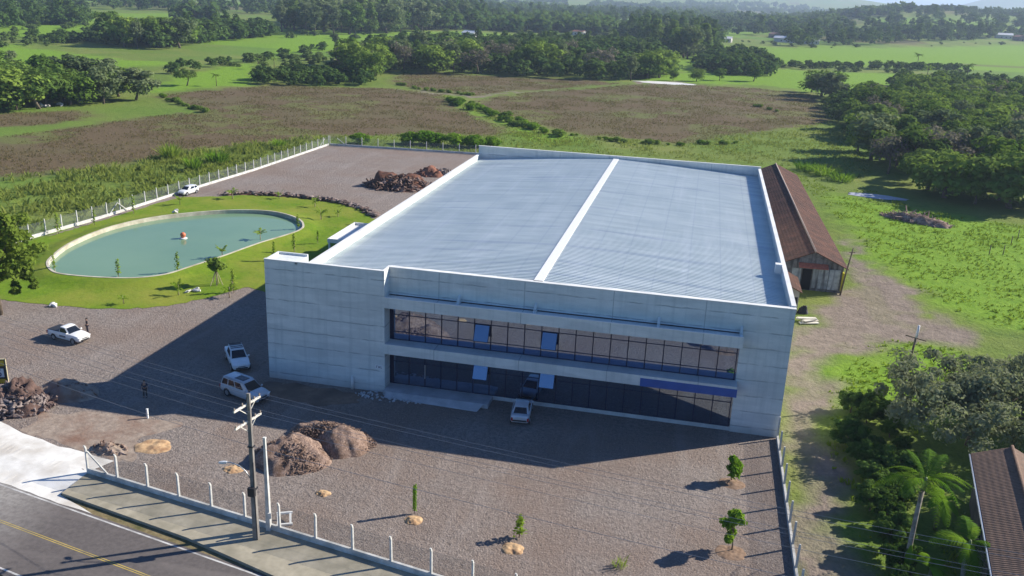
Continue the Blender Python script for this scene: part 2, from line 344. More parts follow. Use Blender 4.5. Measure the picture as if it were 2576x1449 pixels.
# ------------------------------------------------------------------ mesh helpers
def to_mesh(name, V, Fc, mat, smooth_=False):
    me = bpy.data.meshes.new(name)
    V = np.asarray(V, np.float32).reshape(-1, 3)
    if isinstance(Fc, np.ndarray):
        n, k = Fc.shape
        me.vertices.add(len(V)); me.vertices.foreach_set("co", V.ravel())
        me.loops.add(n*k); me.loops.foreach_set("vertex_index", Fc.astype(np.int32).ravel())
        me.polygons.add(n); me.polygons.foreach_set("loop_start", np.arange(0, n*k, k, dtype=np.int32))
        me.update(calc_edges=True)
    else:
        me.from_pydata(V.tolist(), [], [list(f) for f in Fc]); me.update()
    if mat: me.materials.append(mat)
    if smooth_: me.polygons.foreach_set("use_smooth", np.ones(len(me.polygons), bool))
    return me
def link(name, me, parent=None, loc=None):
    o = bpy.data.objects.new(name, me); COL.objects.link(o)
    if parent is not None: o.parent = parent
    if loc is not None: o.location = loc
    return o
def tag(o, label=None, cat=None, group=None, kind=None):
    for k, v in (('label', label), ('category', cat), ('group', group), ('kind', kind)):
        if v: o[k] = v
    return o
def thing(name, label, cat, loc=(0, 0, 0), rz=0.0, group=None):
    o = bpy.data.objects.new(name, None); COL.objects.link(o)
    o.location = loc; o.rotation_euler = (0, 0, rz); o.empty_display_size = 0.3
    return tag(o, label, cat, group)
class MB:
    def __init__(s): s.V = []; s.F = []
    def add(s, vs, fs):
        b = len(s.V); s.V += [tuple(v) for v in vs]; s.F += [tuple(i+b for i in f) for f in fs]; return s
    def box(s, x0, x1, y0, y1, z0, z1, M=None):
        vs = [Vector((x, y, z)) for z in (z0, z1) for y in (y0, y1) for x in (x0, x1)]
        if M is not None: vs = [M @ v for v in vs]
        return s.add(vs, [(0, 2, 3, 1), (4, 5, 7, 6), (0, 1, 5, 4), (2, 6, 7, 3), (0, 4, 6, 2), (1, 3, 7, 5)])
    def bar(s, a, b, w, h=None, up=(0, 0, 1)):           # box along a segment
        a, b = Vector(a), Vector(b); h = h or w; d = (b-a); L = d.length; d.normalize()
        u = Vector(up)
        if abs(d.dot(u)) > 0.98: u = Vector((0, 1, 0))
        sd = d.cross(u).normalized(); u = sd.cross(d).normalized()
        M = Matrix((sd, d, u)).transposed().to_4x4(); M.translation = a
        return s.box(-w/2, w/2, 0, L, -h/2, h/2, M)
    def tube(s, pts, rad, n=8, cap=True):
        pts = [Vector(p) for p in pts]; rs = rad if isinstance(rad, (list, tuple)) else [rad]*len(pts)
        vs = []; fs = []; prev = None
        for i, p in enumerate(pts):
            d = (pts[min(i+1, len(pts)-1)]-pts[max(i-1, 0)]).normalized()
            u = prev if prev is not None else (Vector((0, 0, 1)) if abs(d.z) < 0.9 else Vector((1, 0, 0)))
            sd = d.cross(u).normalized(); u2 = sd.cross(d).normalized(); prev = u2
            for k in range(n):
                a = 2*math.pi*k/n; vs.append(p+(sd*math.cos(a)+u2*math.sin(a))*rs[i])
        for i in range(len(pts)-1):
            for k in range(n):
                k2 = (k+1) % n; fs.append((i*n+k, i*n+k2, (i+1)*n+k2, (i+1)*n+k))
        if cap: fs.append(tuple(range(n-1, -1, -1))); fs.append(tuple((len(pts)-1)*n+k for k in range(n)))
        return s.add(vs, fs)
    def poly(s, pts): return s.add(pts, [tuple(range(len(pts)))])
    def prism(s, pts, z0, z1):
        n = len(pts); vs = [(p[0], p[1], z0) for p in pts]+[(p[0], p[1], z1) for p in pts]
        fs = [tuple(range(n-1, -1, -1)), tuple(range(n, 2*n))]+[(i, (i+1) % n, n+(i+1) % n, n+i) for i in range(n)]
        return s.add(vs, fs)
    def loft(s, rings):
        n = len(rings[0]); vs = [v for r in rings for v in r]; fs = []
        for i in range(len(rings)-1):
            for k in range(n): fs.append((i*n+k, i*n+(k+1) % n, (i+1)*n+(k+1) % n, (i+1)*n+k))
        fs.append(tuple(range(n-1, -1, -1))); fs.append(tuple((len(rings)-1)*n+k for k in range(n)))
        return s.add(vs, fs)
    def build(s, name, mat, parent=None, smooth_=False, bevel=0.0, seg=2, fix=True):
        me = to_mesh(name, s.V, s.F, mat, smooth_)
        if fix:
            bm = bmesh.new(); bm.from_mesh(me); bmesh.ops.recalc_face_normals(bm, faces=bm.faces)
            if bevel:
                ed = [e for e in bm.edges if len(e.link_faces) == 2 and e.calc_face_angle(0) > 0.4]
                bmesh.ops.bevel(bm, geom=ed, offset=bevel, segments=seg, affect='EDGES', clamp_overlap=True)
                for f in bm.faces: f.smooth = True
            bm.to_mesh(me); bm.free()
            if bevel: me.set_sharp_from_angle(angle=R(38)) if hasattr(me, 'set_sharp_from_angle') else None
        return link(name, me, parent)
def copy_tree(o, parent=None):
    c = o.copy(); COL.objects.link(c); c.parent = parent
    for ch in list(o.children): copy_tree(ch, c)
    return c
def pip(px, py, poly):
    """points in polygon, vectorised"""
    inside = np.zeros(px.shape, bool); n = len(poly); j = n-1
    for i in range(n):
        xi, yi = poly[i]; xj, yj = poly[j]
        if yi != yj:
            c = ((yi > py) != (yj > py)) & (px < (xj-xi)*(py-yi)/(yj-yi)+xi); inside ^= c
        j = i
    return inside
def GP(pts, z=0.0): return [G(u, v, z) for u, v in pts]
def vnoise(x, y, s, seed=0):
    """cheap smooth value noise, 0..1"""
    r = np.random.default_rng(100+seed); T = r.random((64, 64))
    fx, fy = np.asarray(x)/s, np.asarray(y)/s
    ix, iy = np.floor(fx).astype(int), np.floor(fy).astype(int); tx, ty = fx-ix, fy-iy
    tx = tx*tx*(3-2*tx); ty = ty*ty*(3-2*ty)
    g = lambda a, b: T[a % 64, b % 64]
    return (g(ix, iy)*(1-tx)+g(ix+1, iy)*tx)*(1-ty)+(g(ix, iy+1)*(1-tx)+g(ix+1, iy+1)*tx)*ty
def catmull(pts, n):
    out = []; L = len(pts)
    for i in range(L):
        p0, p1, p2, p3 = [np.array(pts[(i+k-1) % L], float) for k in range(4)]
        for t in np.linspace(0, 1, n, endpoint=False):
            out.append(0.5*((2*p1)+(-p0+p2)*t+(2*p0-5*p1+4*p2-p3)*t*t+(-p0+3*p1-3*p2+p3)*t**3))
    return np.array(out)
def ragged(pts, step=0.6, amp=0.25, seed=0):
    """outline of a ground patch with a frayed natural edge"""
    out = []; n = len(pts)
    for i in range(n):
        a, b = np.array(pts[i]), np.array(pts[(i+1) % n]); L = np.linalg.norm(b-a); k = max(1, int(L/step))
        for t in range(k): out.append(a+(b-a)*t/k)
    out = np.array(out)
    o = np.stack([vnoise(out[:, 0], out[:, 1], 1.1, seed)-0.5+0.6*(vnoise(out[:, 0], out[:, 1], 0.45, seed+1)-0.5),
                  vnoise(out[:, 0], out[:, 1], 1.1, seed+2)-0.5+0.6*(vnoise(out[:, 0], out[:, 1], 0.45, seed+3)-0.5)], 1)
    return out+o*2*amp
def sheet(name, pts, z, mat, kind='structure', label=None):
    me = bpy.data.meshes.new(name); bm = bmesh.new()
    vs = [bm.verts.new((p[0], p[1], z if not callable(z) else z(p[0], p[1]))) for p in pts]
    f = bm.faces.new(vs); bmesh.ops.triangulate(bm, faces=[f]); bmesh.ops.recalc_face_normals(bm, faces=bm.faces)
    if callable(z):
        for _ in range(3): bmesh.ops.subdivide_edges(bm, edges=[e for e in bm.edges if e.calc_length() > 1.5], cuts=1); bmesh.ops.triangulate(bm, faces=bm.faces)
        for v in bm.verts: v.co.z = z(v.co.x, v.co.y)
        bm.normal_update()
    for f in bm.faces:
        if f.normal.z < 0: f.normal_flip()
    bm.to_mesh(me); bm.free(); me.materials.append(mat)
    o = link(name, me); o['kind'] = kind
    if label: o['label'] = label
    return o

# ------------------------------------------------------------------ terrain sheet with its cover (crop, pasture, bare earth)
BROWN = [GP([(0, 343), (200, 320), (300, 303), (417, 290), (517, 283), (400, 240), (560, 224), (700, 213), (859, 219), (992, 221), (1099, 235), (1150, 262), (1192, 292), (1265, 320), (1279, 330), (1242, 340), (1050, 335), (859, 342), (700, 358), (550, 368), (367, 400), (233, 425), (0, 447), (-400, 490), (-400, 380)]),
         GP([(-300, 300), (0, 284), (217, 277), (240, 293), (100, 318), (0, 320), (-300, 340)]),
         GP([(986, 200), (1009, 185), (1092, 180), (1226, 191), (1400, 198), (1492, 202), (1559, 211), (1459, 221), (1292, 230), (1192, 240), (1092, 230), (1009, 213)]),
         GP([(1212, 250), (1359, 230), (1492, 223), (1600, 212), (1717, 213), (1917, 223), (2040, 237), (2080, 270), (2095, 300), (2050, 313), (1950, 325), (1830, 340), (1717, 362), (1580, 345), (1442, 333), (1330, 305), (1275, 290), (1188, 264)])]
BRIGHT = [GP([(350, 238), (450, 190), (640, 158), (640, 213), (480, 222)]),
          GP([(1060, 238), (1130, 240), (1215, 285), (1340, 325), (1460, 350), (1420, 365), (1300, 345), (1262, 312), (1180, 280)]),
          GP([(1940, 122), (2576, 118), (2800, 135), (2800, 190), (2576, 182), (2290, 168), (1950, 160)]),
          GP([(1930, 172), (2300, 186), (2250, 232), (2040, 232), (1930, 215), (1600, 205), (1640, 185)]),
          GP([(2070, 480), (2300, 525), (2576, 570), (2900, 600), (2900, 880), (2500, 815), (2400, 790), (2270, 705), (2170, 620)]),
          GP([(2110, 960), (2190, 865), (2290, 850), (2440, 890), (2420, 990), (2250, 1010), (2120, 1080)]),
          GP([(-200, 130), (0, 108), (300, 150), (480, 160), (300, 172), (0, 190), (-200, 200)]),
          GP([(680, 90), (900, 88), (900, 120), (700, 135)]),
          GP([(0, 60), (290, 62), (420, 75), (260, 95), (0, 92)])]
DIRT = [GP([(1985, 1080), (1995, 940), (2010, 850), (2035, 800), (2105, 745), (2145, 700), (2150, 640), (2195, 655), (2260, 715), (2345, 790), (2460, 850), (2440, 885), (2290, 850), (2180, 860), (2115, 905), (2085, 1000), (2075, 1100), (2110, 1250), (2190, 1449), (2250, 1600), (2010, 1600), (1985, 1250)]),
        GP([(2130, 590), (2150, 600), (2175, 650), (2140, 650)]),
        GP([(1000, 222), (1100, 236), (1195, 246), (1290, 234), (1420, 226), (1290, 232), (1190, 242), (1100, 232)]),
        GP([(1600, 205), (1700, 203), (1740, 210), (1640, 214)])]
def graded(lo, hi, step, end_lo, end_hi, g):
    a = list(np.arange(lo, hi+1e-6, step)); s = step
    while a[-1] < end_hi: s *= g; a.append(a[-1]+s)
    s = step
    while a[0] > end_lo: s *= g; a.insert(0, a[0]-s)
    return np.array(a)
gx = graded(-150, 120, 1.0, -9000, 9000, 1.055); gy = graded(-42, 265, 1.0, -300, 13000, 1.05)
XX, YY = np.meshgrid(gx, gy)
ZZ = th(XX, YY)
nx, ny = len(gx), len(gy)
idx = np.arange(nx*ny).reshape(ny, nx)
quads = np.stack([idx[:-1, :-1], idx[:-1, 1:], idx[1:, 1:], idx[1:, :-1]], -1).reshape(-1, 4)
me = to_mesh("ground", np.stack([XX, YY, ZZ], -1).reshape(-1, 3), quads, TERR, True)
wob = 1.0+smooth(150, 400, YY)*1.5
wx = XX+(vnoise(XX, YY, 4, 1)-.5)*4.5*wob+(vnoise(XX, YY, 1.6, 2)-.5)*2.2; wy = YY+(vnoise(XX, YY, 4, 3)-.5)*4.5*wob+(vnoise(XX, YY, 1.6, 4)-.5)*2.2
covr = np.zeros((ny, nx, 4), np.float32); covr[..., 3] = 1
for k, polys in ((0, BROWN), (1, BRIGHT), (2, DIRT)):
    for p in polys:
        acc = np.zeros((ny, nx), np.float32)
        for q in range(7):
            r_ = 0 if q == 0 else 2.6 if k < 2 else 1.0; acc += pip(wx+r_*math.cos(q*1.047), wy+r_*math.sin(q*1.047), p)
        covr[..., k] = np.maximum(covr[..., k], acc/7)
covr[..., 0] *= 1-0.35*(vnoise(XX, YY*.8, 14, 14) > .68)*(vnoise(XX, YY, 3, 15) > .35)*(YY < 420)
dirt_soft = 0.55*(vnoise(XX, YY, 3.0, 9) > 0.62)*(covr[..., 2] > 0)
covr[..., 2] = np.clip(covr[..., 2]*(0.97-dirt_soft*0.3), 0, 1)
far_br = (YY > 430)*(YY < 1500)*(vnoise(XX, YY, 170, 11) > 0.52)
covr[..., 1] = np.maximum(covr[..., 1], 0.8*far_br)
covr[..., 0] = np.maximum(covr[..., 0], 0.7*((YY > 650)*(vnoise(XX, YY, 210, 12) > 0.78)))
ca = me.color_attributes.new("cover", 'FLOAT_COLOR', 'POINT'); ca.data.foreach_set("color", covr.reshape(-1))
gr = link("ground", me); gr['kind'] = 'structure'

# ------------------------------------------------------------------ yard, lawn, pond, road
YARD = [(-90, 6), (-60, 13.5), (-54.6, 30), (-53.4, 33.6), (-48.6, 127), (-13, 130.5), (47.9, 131), (47.9, -30.4)]
fence_y = lambda x: FY0+FSL*(x-FX0)
YARD += [(20, fence_y(20)), (-4.9, FY0), (-17.2, -15.6), (-40, -8), (-90, -6)]
sheet("gravel_yard", YARD, 0.0, GRAV)
sheet("bare_soil", ragged(GP([(55, 1085), (105, 1040), (230, 1036), (440, 1058), (470, 1066), (430, 1080), (350, 1105), (335, 1160), (283, 1162), (150, 1110)]), 0.6, 0.5, 5), 0.006, SOIL)
sheet("bare_soil", ragged(GP([(676, 962), (800, 972), (905, 990), (900, 1015), (790, 1022), (700, 1000), (640, 975)]), 0.5, 0.5, 15), 0.006, mottled("damp_soil", (0.16, 0.105, 0.075), (0.25, 0.175, 0.13), 1.6, 0.95, (0.12, 0.085, 0.065), 0.4, 0.06, ws=True))
pond_px = [(122, 662), (135, 643), (180, 610), (270, 573), (370, 549), (480, 535), (590, 528), (680, 531), (738, 545), (760, 562), (746, 580), (650, 610), (560, 642), (480, 668), (415, 688), (340, 697), (260, 696), (180, 690), (138, 682)]
PRIM = 0.66
pond_c = catmull([G(u, v, PRIM) for u, v in pond_px], 10)
lawn_px = [(-30, 752), (60, 760), (150, 770), (230, 776), (300, 778), (380, 775), (450, 766), (505, 753), (560, 738), (620, 722)]
lawn_pts = [G(u, v) for u, v in lawn_px]+[(-9, 22), (2.6, 24), (2.6, 48), (-6, 58)]+[G(u, v) for u, v in [(935, 548), (905, 528), (860, 512), (800, 502), (700, 495), (620, 491), (505, 496)]]
lawn_pts += [(-49.6, 66), (-50.6, 60), (-51.6, 49), (-53.2, 34.0), (-54.3, 28.5), (-57, 17)]
pc = pond_c.mean(0); NR = 240
def by_angle(P, n):
    P = np.array(P); a = np.unwrap(np.arctan2(P[:, 1]-pc[1], P[:, 0]-pc[0]))
    out = []
    for k in range(n):
        th_ = 2*math.pi*k/n; d = np.array([math.cos(th_), math.sin(th_)]); best = None
        for i in range(len(P)):
            p, q = P[i]-pc, P[(i+1) % len(P)]-pc; e = q-p; den = d[0]*e[1]-d[1]*e[0]
            if abs(den) < 1e-9: continue
            t = (p[0]*e[1]-p[1]*e[0])/den; s = (p[0]*d[1]-p[1]*d[0])/den
            if t > 0 and -1e-6 <= s <= 1+1e-6: best = t if best is None else max(best, t)
        out.append(pc+d*(best or 1))
    return np.array(out)
pin = by_angle(pond_c, NR); pout = by_angle(lawn_pts, NR)
dout = pout-pc; rr_ = np.linalg.norm(dout, axis=1)
pout = pc+dout*(1+((vnoise(np.arange(NR)*1.0, np.zeros(NR), 1.3, 3)-.5)*0.7/rr_)[:, None])
def offs(P, d):
    t = np.roll(P, -1, 0)-np.roll(P, 1, 0); t /= np.linalg.norm(t, axis=1)[:, None]
    return P+np.stack([t[:, 1], -t[:, 0]], 1)*d
pr_out = offs(pin, 0.30)
V = []; NRING = 14
for r_ in range(NRING+1):
    t = r_/NRING; P = pr_out+(pout-pr_out)*t
    D = np.linalg.norm(P-pr_out, axis=1)
    z = 0.03+(PRIM-0.09)*(1-smooth(0.0, 3.5, D))*(1 if r_ < NRING else 0)+0.03*(vnoise(P[:, 0], P[:, 1], 3, 5)-.3)*(r_ < NRING)
    V.append(np.concatenate([P, z[:, None]], 1))
V = np.concatenate(V); Q = []
for r_ in range(NRING):
    for k in range(NR): Q.append((r_*NR+k, (r_+1)*NR+k, (r_+1)*NR+(k+1) % NR, r_*NR+(k+1) % NR))
lw = link("lawn", to_mesh("lawn", V, np.array(Q), LAWN, True)); lw['kind'] = 'structure'
pond = thing("pond_kerb", "pale concrete kerb running round the oval green pond", "kerb")
rim = MB(); ring = lambda P, z: [(p[0], p[1], z) for p in P]
for A, B, za, zb in ((pin, pr_out, PRIM, PRIM), (pr_out, pr_out, PRIM, 0.0), (pin, pin, 0.0, PRIM)):
    n = NR; rim.add(ring(A, za)+ring(B, zb), [(k, (k+1) % n, n+(k+1) % n, n+k) for k in range(n)])
rim.build("rim", mottled("pond_kerb_concrete", (0.44, 0.40, 0.31), (0.58, 0.54, 0.44), 1.5, 0.85, (0.34, 0.30, 0.22), 0.5), pond, True)
sheet("pond_water", offs(pin, 0.02), 0.075, POND)
SW = [(-4.95, FY0-0.02)]+[(60, fence_y(60)-0.02), (60, -39.8)]+[G(690, 1449), G(470, 1352), G(155, 1240)]
sw = MB(); sw.prism(SW, -0.6, 0.0); so = sw.build("sidewalk", SIDEW); so['kind'] = 'structure'
RZ = -0.22
e0, e1 = np.array(G(130, 1260, RZ)), np.array(G(640, 1449, RZ)); y0_, y1_ = np.array(G(0, 1314, RZ)), np.array(G(380, 1449, RZ)); f0 = np.array(G(20, 1437, RZ))
rd = (e1-e0)/np.linalg.norm(e1-e0)*0.5+(y1_-y0_)/np.linalg.norm(y1_-y0_)*0.5; rd /= np.linalg.norm(rd); rn = np.array([rd[1], -rd[0]])
em, ym = (e0+e1)/2, (y0_+y1_)/2
dy_, df_ = (ym-em)@rn, (f0-em)@rn
rp = lambda s, d: tuple(em+rd*s+rn*d)
strip = lambda a, b, s0=-95, s1=75: [rp(s0, a), rp(s1, a), rp(s1, b), rp(s0, b)]
sheet("road", strip(-0.25, df_+0.45), RZ, ASPH)
sheet("verge", [G(150, 1243, RZ), G(470, 1357, RZ), G(690, 1455, RZ), (62, -40.5), rp(60, -0.25), rp(-6, -0.25)], RZ-0.005, VERGE)
sheet("verge", strip(df_+0.45, df_+9), RZ-0.06, VERGE)
sheet("edge_line", strip(-0.06, 0.08), RZ+0.005, LINEW); sheet("edge_line", strip(df_-0.08, df_+0.06), RZ+0.005, LINEW)
sheet("centre_line", strip(dy_-0.11, dy_-0.055), RZ+0.005, LINEY); sheet("centre_line", strip(dy_+0.055, dy_+0.11), RZ+0.005, LINEY)
apz = lambda x, y: 0.012+(RZ+0.0)*float(smooth(-0.3, 3.6, front_s(x, y)))
sheet("driveway", [(a, b) for a, b in ragged(GP([(-260, 1020), (0, 1060), (60, 1090), (150, 1122), (285, 1160), (225, 1185), (218, 1196), (155, 1238)])+[rp(-5.6, -0.2), rp(-22, -0.2)], 1.0, 0.10, 8)], apz, APRON)

# ------------------------------------------------------------------ warehouse
W, D, H = 48.0, 69.0, 12.0
YF = 1.35                       # main facade plane; the tower and the two canopies stand forward of it at y = 0
XT, XW, XL = 11.8, 43.8, 3.1    # tower right edge, right end of the glazing, inset left wall
wh = thing("warehouse", "large grey concrete warehouse with a pale metal roof and two long strips of windows", "warehouse")
b = MB()
b.box(0, XL, 0, 2.9, -0.3, 11.80)                                   # hollow-topped wing of the tower
b.box(0, XL+0.2, -0.0, 0.22, 11.80, 12.0); b.box(0, 0.2, 0.22, 2.7, 11.80, 12.0); b.box(0, XL, 2.7, 2.9, 11.8, 12.0)
b.box(XL+0.002, XT-0.25, 0.0, 0.3, -0.3, 11.998)                    # tower front
b.box(XT-0.25, XT, 0.0, YF+0.25, -0.3, 12.0)                        # its return into the recess
b.build("tower", CONC, wh)
b = MB()
b.box(XT+0.001, XW, YF, YF+0.25, 9.46, 12.02)                       # panel band above the windows
b.box(XW+0.001, W, YF+0.002, YF+0.45, -0.3, 12.018)                 # plain end bay
b.build("facade_panels", CONC, wh)
b = MB()
for x0, x1, y0, y1, z0, z1 in ((XL, XL+0.28, 2.9, D, -0.3, 11.1), (W-0.28, W, YF+0.45, D, -0.3, 12.12), (XL, W, D, D+0.25, -0.3, 12.42)):
    b.box(x0, x1, y0, y1, z0, z1)
b.build("side_walls", CONC, wh)
b = MB()                                                              # pale copings
b.box(XL-0.04, XL+0.34, 2.92, D-0.02, 11.1, 11.19); b.box(W-0.36, W+0.05, YF+0.5, D-0.02, 12.12, 12.21)
b.box(XL-0.06, W+0.06, D-0.05, D+0.3, 12.42, 12.5); b.box(XT+0.02, W+0.04, YF-0.04, YF+0.49, 12.021, 12.10)
b.box(XL+0.22, XT-0.24, -0.03, 0.33, 12.0, 12.07); b.box(XT-0.22, XT+0.018, -0.03, YF+0.47, 12.002, 12.075); b.box(-0.03, XL+0.218, -0.03, 0.25, 12.001, 12.06)
b.box(W-0.95, W-0.3, 14.2, 14.9, 11.4, 12.3)                       # small block on the right parapet
b.build("coping", WHITEC, wh)
# corrugated roof, two slopes meeting at the ridge
xr = 25.7; prof = []; y = YF+0.3; per = 0.46
while y < D-0.06:
    prof += [(y, 0.0), (y+0.19, 0.0), (y+0.24, 0.135), (y+0.41, 0.135)]; y += per
prof = [(yy, zz) for yy, zz in prof if yy < D-0.02]
def roof_half(x0, z0, x1, z1):
    n = len(prof); xs = np.linspace(x0, x1, 6); V = []
    for i, x in enumerate(xs):
        t = i/5; z = z0+(z1-z0)*t+0.10*math.sin(math.pi*t)
        V += [(x, yy, z+zz) for yy, zz in prof]
    Fq = [(i*n+k, i*n+k+1, (i+1)*n+k+1, (i+1)*n+k) for i in range(5) for k in range(n-1)]
    return V, Fq
b = MB(); b.add(*roof_half(XL+0.26, 10.25, xr, 11.93)); b.add(*roof_half(xr, 11.93, W-0.26, 10.8))
b.build("roof", ROOFM, wh)
b = MB(); b.box(xr-0.42, xr+0.42, YF+0.32, D-0.04, 11.98, 12.10); b.build("ridge_cap", plain("white_ridge_sheet", (0.78, 0.78, 0.77), 0.5), wh)
b = MB(); b.box(XL+0.3, XT-0.26, 0.31, YF+0.3, 10.7, 10.98); b.build("gutter", STEELW, wh)
# canopies
b = MB(); b.box(XT+0.003, XW+0.15, 0.0, YF-0.002, 8.50, 9.36); b.box(XT+0.003, XW+0.15, 0.0, 0.16, 9.36, 9.50)
for x in (18.6, 25.7, 36.7, 43.75): b.add([(x-.12, 0.17, 9.365), (x+.12, 0.17, 9.365), (x+.12, YF-.003, 9.365), (x-.12, YF-.003, 9.365), (x-.12, YF-.003, 10.1), (x+.12, YF-.003, 10.1)], [(0, 1, 2, 3), (3, 2, 5, 4), (0, 4, 5, 1), (0, 3, 4), (1, 5, 2)])
b.build("canopy", CONC, wh)
b = MB(); b.box(XT+0.004, XW+0.15, -0.012, 0.172, 9.503, 9.545); b.build("lit_edge_strip", plain("lit_edge_white", (0.82, 0.82, 0.80), 0.45), wh)  # white colour paints in the bright lit edge of the upper canopy
b = MB(); b.box(XT+0.003, XW+0.12, 0.0, YF+0.2, 3.95, 4.93); cl = b.build("canopy", CONC, wh)
b = MB(); b.box(35.6, XW+0.16, -0.02, -0.003, 3.93, 4.70); b.box(XW+0.123, XW+0.14, -0.003, YF-0.01, 3.93, 4.70); bf = b.build("fascia_panel", BLUEP, cl); bf['label'] = "blue painted fascia panel"
# glazing behind the canopies: frames, panes, four top-hung sashes standing open
YG = YF+0.16; PW = 1.4; xs0 = XT+0.35; npan = 20; PWu = (XW-0.15-xs0)/npan
def glazed(z0, z1, trans, opens, oz, first=0):
    w = MB(); w.box(XT+0.004, XW-0.004, YG, YG+0.03, z0, z1); wo = w.build("window", GLASSU if z0 > 3 else GLASS, wh)
    f = MB()
    for k in range(npan+1):
        x = xs0+k*PWu; f.box(x-0.045, x+0.045, YG-0.06, YG-0.002, z0, z1)
    f.box(XT+0.005, xs0-0.046, YG-0.05, YG-0.003, z0, z1)
    for z in trans: f.box(xs0+0.046, XW-0.2, YG-0.045, YG-0.004, z-0.03, z+0.03)
    f.box(xs0+0.046, XW-0.2, YG-0.048, YG-0.0045, z0, z0+0.07); f.box(xs0+0.046, XW-0.2, YG-0.048, YG-0.0045, z1-0.07, z1)
    f.build("frame", FRAMEM, wo)
    for k, tilt in opens:
        xa, xb = xs0+k*PWu+0.07, xs0+(k+1)*PWu-0.07; hz, hh = oz
        M = Matrix.Translation((0, YG-0.08, hz)) @ Matrix.Rotation(-R(tilt), 4, 'X')
        s = MB(); s.box(xa, xb, -0.03, 0.0, -hh, 0.0, M); so_ = s.build("sash", FRAMEM, wo)
        s = MB(); s.box(xa+0.06, xb-0.06, -0.045, -0.032, -hh+0.06, -0.06, M); s.build("pane", SASHG, so_) if False else s.build("pane", GLASS, wo)
glazed(4.93, 8.50, (5.75, 7.45), ((5, 27), (9, 27)), (7.43, 1.62))
glazed(0.40, 3.95, (2.75,), ((5, 24), (9, 24)), (3.78, 1.75))
b = MB(); b.box(XT+0.004, XW-0.002, YG-0.02, YG+0.2, -0.3, 0.40)
b.build("plinth", mottled("pale_plinth", (0.45, 0.45, 0.44), (0.58, 0.58, 0.56), 1.5, 0.85), wh)
b = MB(); b.box(15.3, 15.36, YG-0.13, YG-0.08, 1.3, 2.7); b.build("door_handle", STEELW, wh)
b = MB(); b.box(XT+0.01, 22.0, -0.55, YG-0.025, 0.0, 0.40); b.add([(XT+0.3, -0.55, 0.38), (21.6, -0.55, 0.38), (21.2, -1.5, 0.01), (XT+0.3, -1.1, 0.01)], [(0, 1, 2, 3)])
b.build("entrance_step", mottled("grey_step", (0.34, 0.34, 0.35), (0.46, 0.46, 0.47), 1.0, 0.9), wh)
b = MB(); b.tube([(8.6, -0.12, 0.0), (8.6, -0.12, 1.3)], 0.14, 10); b.build("drain_pipe", WHITEC, wh, True)
b = MB(); b.box(10.9, 11.6, -0.03, -0.004, 2.35, 2.75); wp = b.build("wall_plate", plain("white_plate", (0.75, 0.76, 0.78), 0.5), wh)
b = MB()
for x0, x1, z0, z1 in ((10.98, 11.02, 2.43, 2.67), (11.02, 11.14, 2.63, 2.67), (11.2, 11.24, 2.43, 2.67), (11.24, 11.36, 2.53, 2.57), (11.32, 11.36, 2.43, 2.67), (11.43, 11.54, 2.43, 2.47), (11.43, 11.47, 2.43, 2.67)):
    b.box(x0, x1, -0.034, -0.031, z0, z1)
b.build("plate_marks", FRAMEM, wp)
# porch on the left flank
px0, px1, py0, py1, pz = -9.2, XL-0.01, 35.5, 45.2, 4.05
b = MB(); b.box(px0, px1, py0, py1, pz-0.55, pz-0.35)
for q in ((px0, px0+0.2, py0+0.2, py1-0.2), (px0, px1, py0, py0+0.2), (px0, px1, py1-0.2, py1)): b.box(q[0], q[1], q[2], q[3], pz-0.35, pz)
po = b.build("porch", WHITEC, wh)
b = MB(); b.box(px0+1.2, px1-0.01, py0+0.9, py1-0.9, 0.03, pz-0.56); b.build("porch_glazing", GLASS, po)
for x, y in ((px0+.2, py0+.2), (px0+.2, py1-.2)): b = MB(); b.box(x-.12, x+.12, y-.12, y+.12, 0, pz-0.56); b.build("porch_column", CONC, po)

